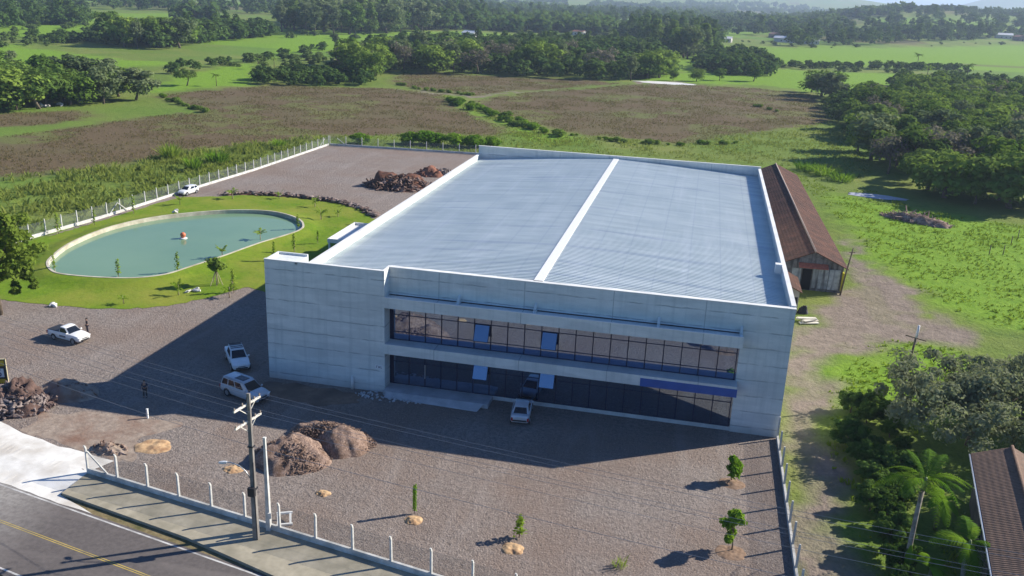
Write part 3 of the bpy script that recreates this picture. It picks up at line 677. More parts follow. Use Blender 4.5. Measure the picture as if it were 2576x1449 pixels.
# ------------------------------------------------------------------ fences: low wall, concrete posts, wire mesh
def fence(name, label, pts, spacing, height, posts_px=None, lean=None, wall=(0.18, 0.42), braces=(), mesh_gap=()):
    t = thing(name, label, "fence", (pts[0][0], pts[0][1], 0))
    o0 = Vector((pts[0][0], pts[0][1], 0)); w = MB(); ms = MB(); wi = MB()
    proto = None
    for i in range(len(pts)-1):
        a, b_ = Vector((*pts[i], 0))-o0, Vector((*pts[i+1], 0))-o0; L = (b_-a).length; d = (b_-a)/L; nrm = Vector((d.y, -d.x, 0))
        w.bar(a+Vector((0, 0, wall[1]/2-0.15)), b_+Vector((0, 0, wall[1]/2-0.15)), wall[0], wall[1]+0.3)
        n = max(1, round(L/spacing))
        for k in range(n+(1 if i == len(pts)-2 else 0)):
            p = a+d*(L*k/n)
            if proto is None:
                pm = MB(); lx = (lean or 0.0)
                pm.loft([[(sx*0.075, sy*0.085, -0.2) for sx, sy in ((-1, -1), (1, -1), (1, 1), (-1, 1))],
                         [(sx*0.06, sy*0.07, height-0.28) for sx, sy in ((-1, -1), (1, -1), (1, 1), (-1, 1))],
                         [(sx*0.055, sy*0.06+lx, height) for sx, sy in ((-1, -1), (1, -1), (1, 1), (-1, 1))]])
                proto = pm.build("post", POSTC, t); po_ = proto
            else:
                po_ = proto.copy(); COL.objects.link(po_); po_.parent = t
            po_.location = p; po_.rotation_euler = (R(random.uniform(-.8, .8)), R(random.uniform(-.8, .8)), math.atan2(d.y, d.x)+R(random.uniform(-2, 2)))
        top = height-0.25
        ms.add([a+Vector((0, 0, wall[1])), b_+Vector((0, 0, wall[1])), b_+Vector((0, 0, top)), a+Vector((0, 0, top))], [(0, 1, 2, 3)])
        for z in (wall[1]+0.12, (wall[1]+top)/2, top):
            wi.bar(a+Vector((0, 0, z)), b_+Vector((0, 0, z)), 0.004)
    w.build("base_wall", POSTC, t); ms.build("mesh_panel", MESHM, t, fix=False); wi.build("strand", WIREM, t)
    for (x, y, dx, dy) in braces:
        m = MB(); m.bar(Vector((x+dx, y+dy, 0.1))-o0, Vector((x, y, height-0.5))-o0, 0.11); m.build("brace", POSTC, t)
    return t
fe = (53.0, fence_y(53.0))
fence("boundary_fence", "pale concrete post and mesh fence along the sidewalk by the road", [(FX0, FY0), (47.9, fence_y(47.9))], 2.92, 2.35, lean=-0.10, braces=((FX0+0.1, FY0, 2.2, -0.42),))
fence("boundary_fence", "concrete post fence beside the shaded dirt lane and the warehouse end wall", [(47.95, 1.0), (47.95, fence_y(47.95)+0.3)], 2.75, 2.2, braces=())
lf = [(-54.9, 31.0), (-52.6, 49.1), (-51.5, 68), (-49.6, 92), (-48.55, 127.4)]
fence("boundary_fence", "long fence of white posts between the gravel yard and the rough field", lf, 2.95, 2.3, braces=((-52.3, 51.5, 0.25, 2.2), (-52.3, 51.5, -0.2, -2.2), (-48.7, 125.5, -0.2, -3.0)))
fence("boundary_fence", "white post fence at the far end of the yard in front of bright green clumps", [(-48.3, 127.6), (-13, 130.5), (47.5, 131)], 3.9, 2.3, braces=((-46.5, 127.7, 2.3, 0.2),))

# ------------------------------------------------------------------ poles, wires
def pole_thing(x, y):
    t = thing("utility_pole", "tall concrete power pole with pale crossarms and a street lamp on the sidewalk", "power pole", (x, y, 0))
    p = MB(); p.loft([[(sx*0.20, sy*0.15, -0.3) for sx, sy in ((-1, -1), (1, -1), (1, 1), (-1, 1))], [(sx*0.10, sy*0.08, 11.0) for sx, sy in ((-1, -1), (1, -1), (1, 1), (-1, 1))]])
    p.build("pole", POLEC, t)
    p = MB(); p.box(0.11, 0.16, -0.10, -0.155, 0.0, 6.0); p.build("cable_duct", BLACKP, t)
    dv = Vector((0.18, 1.0, 0)).normalized()
    for z, L0, L1 in ((10.2, -1.35, 1.35), (8.95, -1.3, 1.35)):
        a = MB(); a.bar(dv*L0+Vector((-0.13, 0, z)), dv*L1+Vector((-0.13, 0, z)), 0.11, 0.13); ar = a.build("crossarm", mottled("pale_timber", (0.56, 0.53, 0.46), (0.70, 0.67, 0.60), 3, 0.8), t)
        a = MB()
        for L in (L0*0.6, L1*0.6): a.bar(dv*L+Vector((-0.13, 0, z-0.05)), Vector((-0.1, 0, z-0.75)), 0.05)
        a.build("arm_brace", mottled("pale_timber", (0.5,)*3, (0.6,)*3), t)
        a = MB()
        for L in (L0*0.95, L0*0.35, L1*0.55, L1*0.95): a.tube([dv*L+Vector((-0.13, 0, z+0.06)), dv*L+Vector((-0.13, 0, z+0.2)), dv*L+Vector((-0.13, 0, z+0.28))], [0.05, 0.06, 0.03], 8)
        a.build("insulator", plain("brown_porcelain", (0.35, 0.28, 0.22), 0.3), ar)
    m = MB(); m.tube([(-0.15, 0, 4.6), (-0.5, 0.02, 5.15), (-1.0, 0.05, 5.5), (-1.7, 0.1, 5.62), (-2.0, 0.12, 5.55)], 0.035, 8); la = m.build("lamp_arm", STEELW, t, True)
    m = MB(); m.loft([[(-1.95, 0.06, 5.5), (-1.95, 0.2, 5.5), (-1.95, 0.2, 5.62), (-1.95, 0.06, 5.62)], [(-2.25, 0.0, 5.44), (-2.25, 0.28, 5.44), (-2.25, 0.26, 5.58), (-2.25, 0.02, 5.58)], [(-2.55, 0.06, 5.42), (-2.55, 0.22, 5.42), (-2.55, 0.2, 5.5), (-2.55, 0.08, 5.5)]]); m.build("lamp_head", plain("lamp_shell", (0.62, 0.64, 0.66), 0.4), la)
    m = MB(); m.box(-0.26, 0.26, -0.42, -0.16, 3.5, 4.15); m.build("meter_box", BLACKP, t, bevel=0.03)
    m = MB(); m.box(-0.24, 0.24, -0.19, 0.19, 3.9, 4.0); m.box(-0.2, 0.2, -0.17, 0.17, 7.1, 7.18); m.build("band", BLACKP, t)
    return t
PX, PY = G(645, 1355)
pole_thing(PX, PY)
sx_, sy_ = G(677, 1333)
t = thing("concrete_post", "bare tapered concrete post taller than the fence beside the power pole", "post", (sx_, sy_, 0))
b = MB(); b.loft([[(q*0.17, r*0.15, -0.2) for q, r in ((-1, -1), (1, -1), (1, 1), (-1, 1))], [(q*0.075, r*0.075, 7.15) for q, r in ((-1, -1), (1, -1), (1, 1), (-1, 1))]]); b.build("shaft", POSTC, t)
b = MB(); b.box(-0.1, 0.1, -0.1, 0.1, 7.15, 7.25); b.build("cap", POSTC, t); b = MB(); b.box(0.1, 0.3, -0.3, -0.14, 1.1, 1.5); b.build("meter_box", POSTC, t)
A2, A0 = (63.6, -31.6), (-30.0, -12.6)
dv = Vector((0.18, 1.0, 0)).normalized()
def wire(L, z, sag, r_, label, side):
    s = Vector((PX-0.13, PY, z))+dv*L; E = A2 if side > 0 else A0
    e = Vector((E[0], E[1], z))+dv*L*1.0; pts = []
    for k in range(25):
        q = k/24; p = s.lerp(e, q); p.z -= 4*sag*q*(1-q); pts.append(p)
    m = MB(); m.tube(pts, r_, 5); o = m.build("power_line", WIREM); tag(o, label, "wire", "overhead wires on the power pole")
for side, txt in ((1, "running towards the palms"), (-1, "running towards the driveway side")):
    for z, nm in ((10.48, "upper"), (9.23, "lower")):
        for L in ((-1.28, 0.74, 1.28) if z > 10 else (-0.47, 1.28)):
            wire(L, z, 0.5, 0.010, "thin overhead wire on the %s crossarm %s" % (nm, txt), side)
    wire(0.05, 7.15, 0.6, 0.014, "thicker telephone cable on the pole below the crossarms %s" % txt, side)
# far end poles of the spans
def plain_pole(x, y, z0, label, h=11.0):
    t = thing("utility_pole", label, "power pole", (x, y, z0)); p = MB()
    p.loft([[(q*0.2, r*0.15, -0.5) for q, r in ((-1, -1), (1, -1), (1, 1), (-1, 1))], [(q*0.1, r*0.08, h) for q, r in ((-1, -1), (1, -1), (1, 1), (-1, 1))]]); p.build("pole", POLEC, t)
    for z in (10.2, 8.95):
        a = MB(); a.bar(dv*-1.35+Vector((-0.13, 0, z)), dv*1.35+Vector((-0.13, 0, z)), 0.11); a.build("crossarm", POLEC, t)
plain_pole(A2[0], A2[1], 0, "concrete power pole down the road past the palms"); plain_pole(A0[0], A0[1], 0, "concrete power pole beyond the driveway")
wx_, wy_ = G(2262, 1012)
t = thing("wooden_pole", "leaning weathered timber pole with a pale tip in the bushy tree by the track", "pole", (wx_, wy_, 0))
b = MB(); b.tube([(0, 0, -0.2), (0.25, 0.25, 3.5), (0.55, 0.5, 7.3)], [0.15, 0.13, 0.10], 8); b.build("shaft", BARK, t, True)
b = MB(); b.tube([(0.52, 0.47, 6.7), (0.6, 0.54, 7.9)], [0.13, 0.11], 8); b.build("cap", plain("pale_cap", (0.62, 0.62, 0.64), 0.6), t, True)
b = MB(); b.bar((-0.3, 1.1, 6.6), (1.35, 0.0, 6.6), 0.10); b.build("crossarm", BARK, t)
wx_, wy_ = G(2113, 742)
t = thing("wooden_pole", "slim dark timber pole leaning in front of the old shed gable", "pole", (wx_, wy_, 0))
b = MB(); b.tube([(0, 0, -0.2), (0.35, 0.1, 3.3), (0.75, 0.2, 6.5)], [0.12, 0.10, 0.085], 8); b.build("shaft", BARK, t, True)
b = MB(); b.bar((0.3, 0.2, 5.9), (1.1, 0.2, 5.95), 0.08); b.build("crossarm", BARK, t)

# ------------------------------------------------------------------ old shed, outbuilding, tiled house
def gable_house(name, label, cat, loc, rz, w, L, ze, zr, over, wallm, roofm, ridge=None, wallname="wall"):
    t = thing(name, label, cat, loc, rz)
    h = w/2; slope = (zr-ze)/(h+over)
    zw = lambda x: zr-slope*abs(x)-0.10
    b = MB(); b.add([(-h, 0, -0.2), (h, 0, -0.2), (h, L, -0.2), (-h, L, -0.2), (-h, 0, zw(h)), (h, 0, zw(h)), (h, L, zw(h)), (-h, L, zw(h)), (0, 0, zw(0)), (0, L, zw(0))],
                    [(0, 1, 5, 8, 4), (2, 3, 7, 9, 6), (1, 2, 6, 5), (3, 0, 4, 7)]); b.build(wallname, wallm, t)
    b = MB(); o = over
    for s in (-1, 1):
        x = s*(h+o); b.add([(0, -o, zr), (x, -o, ze), (x, L+o, ze), (0, L+o, zr), (0, -o, zr-0.1), (x, -o, ze-0.1), (x, L+o, ze-0.1), (0, L+o, zr-0.1)],
                           [(0, 1, 2, 3), (4, 7, 6, 5), (0, 4, 5, 1), (3, 2, 6, 7), (1, 5, 6, 2)])
    rf = b.build("roof", roofm, t)
    b = MB(); b.tube([(0, -o-0.05, zr+0.02), (0, L+o+0.05, zr+0.02)], 0.13, 8); b.build("ridge_tiles", ridge or roofm, rf, True)
    return t, rf
sa = math.atan2(53.9-55.0, 115.8-47.3)
shed, srf = gable_house("shed", "long old shed with a brown tiled roof and dark boarded gable", "shed", (55.0, 47.6, 0), -sa, 7.9, 68, 3.45, 5.5, 0.55, OLDWOOD, TILE_S, mottled("pale_ridge_tile", (0.30, 0.22, 0.18), (0.42, 0.33, 0.28), 2))
b = MB(); b.box(-1.25, -0.05, -0.05, 0.02, 0, 2.9); b.build("doorway", plain("dark_opening", (0.012, 0.012, 0.016), 0.9), shed)
for x0, x1, y_, z0, z1 in ((0.1, 2.1, -.12, .35, 3.2), (2.2, 3.6, -.10, .3, 3.1), (-2.6, -1.4, -.10, .5, 2.9)):
    b = MB(); b.box(x0, x1, y_, -0.02, z0, z1); b.build("board_panel", mottled("grey_boards", (0.24, 0.27, 0.29), (0.46, 0.49, 0.51), 1.4, 0.9, (0.09, 0.09, 0.10), 0.7, 0.02, sc3=(3, 3, 0.3)), shed)
b = MB(); b.add([(-1.9, -0.02, 3.75), (1.9, -0.02, 3.75), (1.9, -1.0, 3.35), (-1.9, -1.0, 3.35), (-1.9, -0.02, 3.65), (1.9, -0.02, 3.65), (1.9, -1.0, 3.25), (-1.9, -1.0, 3.25)], [(0, 1, 2, 3), (7, 6, 5, 4), (3, 2, 6, 7), (0, 3, 7, 4), (1, 5, 6, 2)])
b.build("awning", mottled("rusty_red_tiles", (0.20, 0.07, 0.05), (0.32, 0.12, 0.09), 3), shed)
b = MB(); b.box(3.85, 4.05, -0.6, 0.3, 0.3, 2.9); ye = b.build("side_board", plain("yellow_board", (0.55, 0.48, 0.03), 0.6), shed); ye['label'] = "yellow board at the gable corner"
b = MB()
for k in range(9): b.box(3.955, 3.98, 4+k*7, 5.2+k*7, 1.2, 2.2)
b.build("window", plain("dark_opening", (0.01,)*3), shed)
ob, orf = gable_house("outbuilding", "small lean-to outbuilding with a brown tiled roof tucked by the warehouse wall", "outbuilding", (51.2, 37.2, 0), 0.0, 2.6, 6.2, 2.75, 3.5, 0.3, mottled("old_plaster", (0.24, 0.22, 0.21), (0.36, 0.33, 0.31), 1.2, 0.9), TILE_S)
b = MB(); b.box(0.35, 1.15, -0.03, 0.02, 0, 2.0); b.build("door", plain("dark_opening", (0.01,)*3), ob)
h1, h2 = np.array(G(2444, 1140, 4.0)), np.array(G(2500, 1449, 4.0)); hd = (h1-h2)/np.linalg.norm(h1-h2)
ha = math.atan2(hd[1], hd[0])-math.pi/2
hw = 4.2; hn = np.array([hd[1], -hd[0]]); hb = h1-hd*24+hn*(hw/2+0.5)
house, hrf = gable_house("tiled_house", "low house with a weathered clay tile roof behind the palms", "house", (hb[0], hb[1], 0), ha, hw, 23.4, 4.0, 5.2, 0.55, mottled("eave_shade_brown", (0.10, 0.085, 0.07), (0.17, 0.145, 0.12), 1.0, 0.9), TILE_H)  # wall colour darkened to stand for the shade under the eaves
b = MB()
for k in range(3): b.box(-hw/2-0.03, -hw/2+0.02, 4+k*6, 5.3+k*6, 1.1, 2.3)
b.build("window", GLASS, house)
b = MB(); b.tube([(-hw/2-0.62, -0.5, 3.9), (-hw/2-0.62, 23.9, 3.9)], 0.07, 6); b.build("gutter", STEELW, hrf)

# ------------------------------------------------------------------ vehicles (x forward, y to the left, z up)
def lerp3(a, b, t): return tuple(a[i]+(b[i]-a[i])*t for i in range(3))
def vehicle(name, label, cat, loc, rz, body_mat, st, cab, wheels, side_splits, wr=0.33, extras=None, group=None):
    """st: stations (x, z_low, z_shoulder, z_top, half_width); cab: (xb0, xr0, xr1, xb1, z_belt, z_roof, half_belt, half_roof), from tail to nose"""
    t = thing(name, label, cat, (loc[0], loc[1], 0.004), rz, group)
    b = MB(); rings = []
    for x, zl, zs, zt, w in st:
        rings.append([(x, -w*.88, zl), (x, -w*.985, zl+.16), (x, -w, zl+(zs-zl)*.62), (x, -w*.955, zs), (x, -w*.62, zt), (x, 0, zt+.012), (x, w*.62, zt), (x, w*.955, zs), (x, w, zl+(zs-zl)*.62), (x, w*.985, zl+.16), (x, w*.88, zl)])
    b.loft(rings)
    b.build("body", body_mat, t, bevel=0.035, seg=2)
    xb0, xr0, xr1, xb1, zb, zr, hb_, hr = cab
    base = lambda x, s, z=zb-0.06: (x, s*hb_, z)
    c = MB(); xm0, xm1 = xr0+(xr1-xr0)*.12, xr1-(xr1-xr0)*.12
    ringb = [(xb0, -hb_, zb-.08), (xb1, -hb_, zb-.08), (xb1, hb_, zb-.08), (xb0, hb_, zb-.08)]
    ringr = [(xr0, -hr, zr-.03), (xr1, -hr, zr-.05), (xr1, hr, zr-.05), (xr0, hr, zr-.03)]
    c.loft([ringb, ringr]); n0 = len(c.V)
    c.add([ringr[0], ringr[1], ringr[2], ringr[3], (xm0, -hr*.7, zr+.015), (xm1, -hr*.7, zr+.01), (xm1, hr*.7, zr+.01), (xm0, hr*.7, zr+.015)], [(4, 5, 6, 7), (0, 1, 5, 4), (1, 2, 6, 5), (2, 3, 7, 6), (3, 0, 4, 7)])
    cb = c.build("cabin", body_mat, t, bevel=0.05, seg=3)
    B = [(xb0, -hb_, zb), (xb1, -hb_, zb), (xb1, hb_, zb), (xb0, hb_, zb)]; T = [(xr0, -hr, zr-.03), (xr1, -hr, zr-.05), (xr1, hr, zr-.05), (xr0, hr, zr-.03)]
    def pane(nm, i, j, u0, u1, v0, v1, par=None):
        q = [lerp3(lerp3(B[i], B[j], u), lerp3(T[i], T[j], u), v) for u, v in ((u0, v0), (u1, v0), (u1, v1), (u0, v1))]
        n = (Vector(q[1])-Vector(q[0])).cross(Vector(q[3])-Vector(q[0])).normalized()
        m = MB(); f = [tuple(Vector(p)+n*0.014) for p in q]; k = [tuple(Vector(p)-n*0.03) for p in q]
        m.add(f+k, [(0, 1, 2, 3), (7, 6, 5, 4), (0, 4, 5, 1), (1, 5, 6, 2), (2, 6, 7, 3), (3, 7, 4, 0)]); m.build(nm, CARGLASS, t, fix=False)
    pane("windscreen", 1, 2, .07, .93, .06, .90); pane("rear_window", 3, 0, .10, .90, .12, .84)
    for u0, u1 in side_splits:
        pane("side_window", 0, 1, u0, u1, .08, .84); pane("side_window", 2, 3, 1-u1, 1-u0, .08, .84)
    xf, xb_ = st[-1][0], st[0][0]
    wmax = max(s[4] for s in st)
    for i, wx in enumerate(wheels):
        for s in (-1, 1):
            yo = s*(wmax-.11)
            m = MB(); m.tube([(wx, yo-s*.12, wr), (wx, yo+s*.10, wr), (wx, yo+s*.115, wr)], [wr, wr, wr*.9], 20); wh_ = m.build("wheel", RUBBER, t)
            m = MB(); m.tube([(wx, yo+s*.05, wr), (wx, yo+s*.125, wr)], [wr*.66, wr*.62], 16); m.build("rim", RIMM, wh_)
            m = MB(); m.tube([(wx, yo-s*.1, wr+.04), (wx, yo+s*.113, wr+.04)], wr*1.17, 22); m.build("wheel_arch", BLACKP, t)
    fr, bk = st[-1], st[0]; f2 = st[-2]; b2 = st[1]
    for s in (-1, 1):
        m = MB(); zs = fr[2]; w = fr[4]
        m.loft([[(xf+.012, s*w*.55, zs-.12), (xf+.012, s*w*.93, zs-.10), (xf+.012, s*w*.93, zs-.01), (xf+.012, s*w*.55, zs-.03)], [(f2[0]+.15, s*(f2[4]*.6), f2[2]-.14), (f2[0]+.15, s*(f2[4]+.008), f2[2]-.12), (f2[0]+.15, s*(f2[4]+.006), f2[2]-.02), (f2[0]+.15, s*f2[4]*.6, f2[2]-.05)]])
        m.build("headlight", LAMPW, t)
        zs = bk[2]; w = bk[4]
        m = MB(); m.box(xb_-.02, xb_+.16, s*w*.95-.11, s*w*.95+.055, zs-.34, zs-.02); m.build("tail_light", LAMPR, t, bevel=0.02)
        m = MB(); m.loft([[(xb1-.28, s*(hb_+.02), zb+.02), (xb1-.16, s*(hb_+.02), zb+.02), (xb1-.16, s*(hb_+.02), zb+.16), (xb1-.28, s*(hb_+.02), zb+.16)], [(xb1-.32, s*(hb_+.24), zb+.0), (xb1-.18, s*(hb_+.22), zb+.0), (xb1-.18, s*(hb_+.22), zb+.17), (xb1-.32, s*(hb_+.24), zb+.17)]]); m.build("mirror", body_mat, t, bevel=0.03)
    m = MB(); m.box(xf-.02, xf+.035, -fr[4]*.5, fr[4]*.5, fr[1]+.22, fr[2]-.10); m.build("grille", BLACKP, t, bevel=0.015)
    m = MB(); m.box(xf-.04, xf+.03, -fr[4]*.8, fr[4]*.8, fr[1]+.02, fr[1]+.16); m.build("front_bumper", BLACKP, t, bevel=0.02)
    m = MB(); m.box(xb_-.03, xb_+.04, -bk[4]*.85, bk[4]*.85, bk[1]+.0, bk[1]+.16); m.build("rear_bumper", BLACKP, t, bevel=0.02)
    m = MB(); m.box(xb_-.032, xb_, -.26, .26, bk[1]+.32, bk[1]+.44); m.build("number_plate", plain("plate", (0.6, 0.6, 0.58), 0.5), t)
    if extras: extras(t)
    return t
def span(pa, pb):                       # centre and heading of a vehicle from tail to nose on the ground
    a, b_ = np.array(G(*pa)), np.array(G(*pb)); return tuple((a+b_)/2), math.atan2(b_[1]-a[1], b_[0]-a[0]), float(np.linalg.norm(b_-a))
# white single cab pickup with a dark bed cover
def pick_extra(t):
    m = MB(); m.add([(-2.2, -.74, 1.06), (-0.56, -.74, 1.09), (-0.56, .74, 1.09), (-2.2, .74, 1.06), (-2.2, -.74, .97), (-0.56, -.74, .97), (-0.56, .74, .97), (-2.2, .74, .97)], [(0, 1, 2, 3), (0, 4, 5, 1), (1, 5, 6, 2), (2, 6, 7, 3), (3, 7, 4, 0)])
    m.build("bed_cover", BLACKP, t)
    for s in (-1, 1):
        m = MB(); m.box(-0.45, 0.45, s*.862, s*.874, .55, .74); m.build("door_sticker", plain("dark_sticker", (0.08, 0.09, 0.13), 0.5), t)
PS = [(-2.3, .44, .95, .97, .78), (-2.2, .36, .98, .985, .84), (-1.4, .28, 1.0, 1.005, .86), (-0.3, .26, 1.0, 1.01, .865), (0.75, .26, .98, 1.05, .865), (1.5, .28, .94, 1.03, .85), (2.0, .30, .86, .94, .80), (2.22, .36, .76, .80, .70)]
vehicle("pickup_truck", "white single cab pickup with a dark bed cover on sunlit gravel", "pickup", G(176, 854), R(-12), WHITEP, PS, (-0.62, -0.46, 0.28, 0.98, 1.0, 1.60, .78, .64), (-1.35, 1.42), ((.10, .80),), .31, pick_extra)
# double cab pickup nose towards the road, with roof bars
def rack_extra(t):
    m = MB(); m.box(-2.42, -1.12, -.66, .66, 1.02, 1.055); m.build("load_bed", BLACKP, t)
    for x in (-1.15, -.75, -0.3, 0.1):
        m = MB(); m.bar((x, -.60, 1.79), (x, .60, 1.79), 0.12, 0.05); m.build("roof_bar_gap", BLACKP, t)  # black strips paint in the dark gaps between the white roof bars
    m = MB()
    for s in (-1, 1): m.bar((-1.25, s*.6, 1.74), (0.2, s*.6, 1.76), 0.05, 0.06)
    m.build("roof_rail", WHITEP, t)
    m = MB()
    for s in (-1, 1): m.tube([(-1.3, s*.6, 1.05), (-1.15, s*.56, 1.62)], .035, 8)
    m.bar((-1.15, -.56, 1.62), (-1.15, .56, 1.62), .06); m.build("sport_bar", BLACKP, t)
DS = [(-2.5, .5, 1.04, 1.05, .84), (-2.4, .42, 1.07, 1.075, .9), (-1.5, .34, 1.08, 1.085, .92), (-0.2, .32, 1.08, 1.09, .92), (0.9, .32, 1.07, 1.12, .92), (1.7, .34, 1.02, 1.10, .90), (2.3, .38, .92, .98, .84), (2.52, .44, .82, .86, .72)]
vehicle("pickup_truck", "white double cab pickup with roof bars in the shade by the warehouse corner", "pickup", G(598, 915), R(-52), WHITEP, DS, (-1.18, -0.95, 0.35, 1.22, 1.09, 1.76, .82, .66), (-1.5, 1.6), ((.08, .42), (.47, .84)), .37, rack_extra)
def suv_extra(t):
    for s in (-1, 1):
        m = MB(); m.bar((-1.9, s*.62, 1.80), (0.4, s*.62, 1.80), 0.05, 0.05); m.build("roof_rail", SILVER, t)
    m = MB(); m.box(-0.9, 0.25, -.42, .42, 1.785, 1.80); m.build("sunroof", CARGLASS, t)
SS = [(-2.45, .46, .98, 1.0, .80), (-2.3, .36, 1.05, 1.06, .90), (-1.4, .27, 1.06, 1.07, .93), (0, .26, 1.06, 1.07, .93), (0.9, .26, 1.05, 1.12, .93), (1.7, .28, 1.02, 1.10, .92), (2.2, .32, .94, 1.0, .86), (2.4, .38, .84, .88, .74)]
vehicle("suv", "silver estate SUV parked across the front of the shaded pickup", "suv", G(618, 998), R(-20), paint("pale_silver_paint", (0.56, 0.58, 0.62), 0.2), SS, (-2.38, -2.12, 0.5, 1.38, 1.07, 1.77, .85, .68), (-1.45, 1.5), ((.05, .25), (.29, .52), (.56, .82)), .36, suv_extra)
HS = [(-2.15, .5, .88, .90, .74), (-2.05, .36, .98, 1.02, .82), (-1.6, .28, .98, 1.05, .86), (-0.6, .24, .97, 1.0, .875), (0.7, .24, .96, 1.0, .875), (1.4, .26, .88, .97, .85), (1.95, .3, .76, .83, .76), (2.12, .36, .66, .70, .62)]
vehicle("sedan_car", "silver rounded car parked tail out by the long plinth of glass", "car", G(1312, 1047), R(96), paint("silver_grey_paint", (0.60, 0.61, 0.64), 0.15), HS, (-1.72, -0.95, 0.35, 1.2, 1.0, 1.50, .77, .60), (-1.3, 1.36), ((.26, .50), (.54, .80)), .32)
ES = [(-2.0, .46, .92, .94, .74), (-1.9, .34, .96, .98, .81), (-1.2, .26, .96, .98, .83), (0, .24, .96, .98, .83), (0.7, .24, .94, 1.0, .83), (1.4, .26, .88, .95, .81), (1.9, .3, .76, .82, .72), (2.05, .36, .68, .72, .6)]
vehicle("hatchback_car", "white hatchback parked nose out beside the far fence above the lawn", "car", G(474, 488), R(-97), WHITEP, ES, (-1.95, -1.6, 0.2, 1.05, .97, 1.5, .75, .58), (-1.25, 1.3), ((.08, .34), (.40, .78)), .31)

# ------------------------------------------------------------------ people
SKIN = plain("skin", (0.32, 0.19, 0.13), 0.6); HAIRM = plain("dark_hair", (0.02, 0.016, 0.014), 0.7)
def skinned(name, joints, edges, mat, parent, root=0, sub=1):
    me = bpy.data.meshes.new(name); me.from_pydata([j[0] for j in joints], edges, []); me.update()
    o = bpy.data.objects.new(name, me); COL.objects.link(o)
    m = o.modifiers.new("skin", 'SKIN'); m.branch_smoothing = 0.3
    for i, j in enumerate(joints):
        v = me.skin_vertices[0].data[i]; v.radius = j[1] if isinstance(j[1], tuple) else (j[1], j[1]); v.use_root = (i == root)
    s = o.modifiers.new("sub", 'SUBSURF'); s.levels = sub; s.render_levels = sub
    dg = bpy.context.evaluated_depsgraph_get(); nm = bpy.data.meshes.new_from_object(o.evaluated_get(dg))
    bpy.data.objects.remove(o)
    nm.materials.clear(); nm.materials.append(mat); nm.polygons.foreach_set("use_smooth", np.ones(len(nm.polygons), bool))
    return link(name, nm, parent)
def person(label, loc, rz, shirt, trousers, arms):
    t = thing("person", label, "person", (loc[0], loc[1], 0.006), rz)
    J = []; E_ = []
    def j(p, r, par=None):
        J.append((p, r)); k = len(J)-1
        if par is not None: E_.append((par, k))
        return k
    pel = j((0, 0, .95), (.14, .11)); wa = j((0, .005, 1.10), (.135, .10), pel); ch = j((0, .01, 1.30), (.165, .115), wa); nk = j((0, 0, 1.47), .055, ch)
    hd0 = j((0, .01, 1.56), (.075, .085), nk); j((0, .015, 1.68), (.07, .08), hd0)
    j((0, .105, 1.60), .012, hd0)                                                        # nose
    for s in (-1, 1): j((s*.085, .0, 1.60), .012, hd0)                                   # ears
    for s in (-1, 1):
        hp = j((s*.095, 0, .88), .085, pel); kn = j((s*.11, .015*s+.01, .49), .058, hp); an = j((s*.12, .02*s-.015, .09), .040, kn); j((s*.13, .02*s+.14, .035), (.042, .03), an)
        sh_ = j((s*.19, 0, 1.41), .055, ch); el, wr_ = arms[0 if s < 0 else 1]
        e = j(el, .042, sh_); w_ = j(wr_, .030, e); d = (Vector(wr_)-Vector(el)).normalized()
        pm = Vector(wr_)+d*.07; p_ = j(tuple(pm), (.036, .018), w_)
        side = Vector((0, 1, 0))
        for q, (off, ln) in enumerate(((-.028, .075), (-.009, .085), (.010, .08), (.028, .062))):
            f1 = pm+side*off+d*.04; k1 = j(tuple(f1), .009, p_); j(tuple(f1+d*ln*.7+Vector((-s*.018, 0, 0))), .008, k1)
        th_ = Vector(wr_)+d*.03+Vector((-s*.015, .045, 0)); k1 = j(tuple(th_), .010, w_); j(tuple(th_+d*.045), .009, k1)
    body = skinned("body", J, E_, SKIN, t, 0, 1)
    # clothing: the shirt and trousers stand a little proud of the body
    S = []; SE = []
    def sj(p, r, par=None):
        S.append((p, r)); k = len(S)-1
        if par is not None: SE.append((par, k))
        return k
    a = sj((0, 0, .93), (.158, .128)); b_ = sj((0, .005, 1.10), (.152, .118), a); c_ = sj((0, .01, 1.31), (.182, .132), b_); sj((0, 0, 1.44), .075, c_)
    for s in (-1, 1):
        q = sj((s*.195, 0, 1.405), .068, c_); el = arms[0 if s < 0 else 1][0]; sj(el, .056, q)
    skinned("shirt", S, SE, shirt, t, 0, 1)
    S.clear(); SE.clear()
    a = sj((0, 0, .95), (.152, .122))
    for s in (-1, 1):
        q = sj((s*.097, 0, .86), .099, a); k_ = sj((s*.11, .015*s+.01, .49), .074, q); sj((s*.12, .02*s-.012, .12), .062, k_)
    skinned("trousers", S, SE, trousers, t, 0, 1)
    for s in (-1, 1):
        m = MB(); m.box(s*.125-.05, s*.125+.05, .02*s-.08, .02*s+.20, 0.0, .085); m.build("shoe", BLACKP, t, bevel=0.03)
    bm = bmesh.new(); bmesh.ops.create_uvsphere(bm, u_segments=14, v_segments=9, radius=1.0)
    for v in bm.verts:
        v.co = Vector((v.co.x*.092, v.co.y*.105-.012, 1.665+v.co.z*.088))
    bmesh.ops.delete(bm, geom=[v for v in bm.verts if v.co.z < 1.60 or (v.co.y > .05 and v.co.z < 1.68)], context='VERTS')
    me = bpy.data.meshes.new("hair"); bm.to_mesh(me); bm.free(); me.materials.append(HAIRM); link("hair", me, t)
    for s in (-1, 1):
        m = MB(); m.box(s*.032-.012, s*.032+.012, .088, .099, 1.617, 1.633); m.build("eye", BLACKP, t)
    m = MB(); m.box(-.026, .026, .085, .094, 1.548, 1.558); m.build("mouth", plain("lips", (0.25, 0.1, 0.09), 0.6), t)
    return t
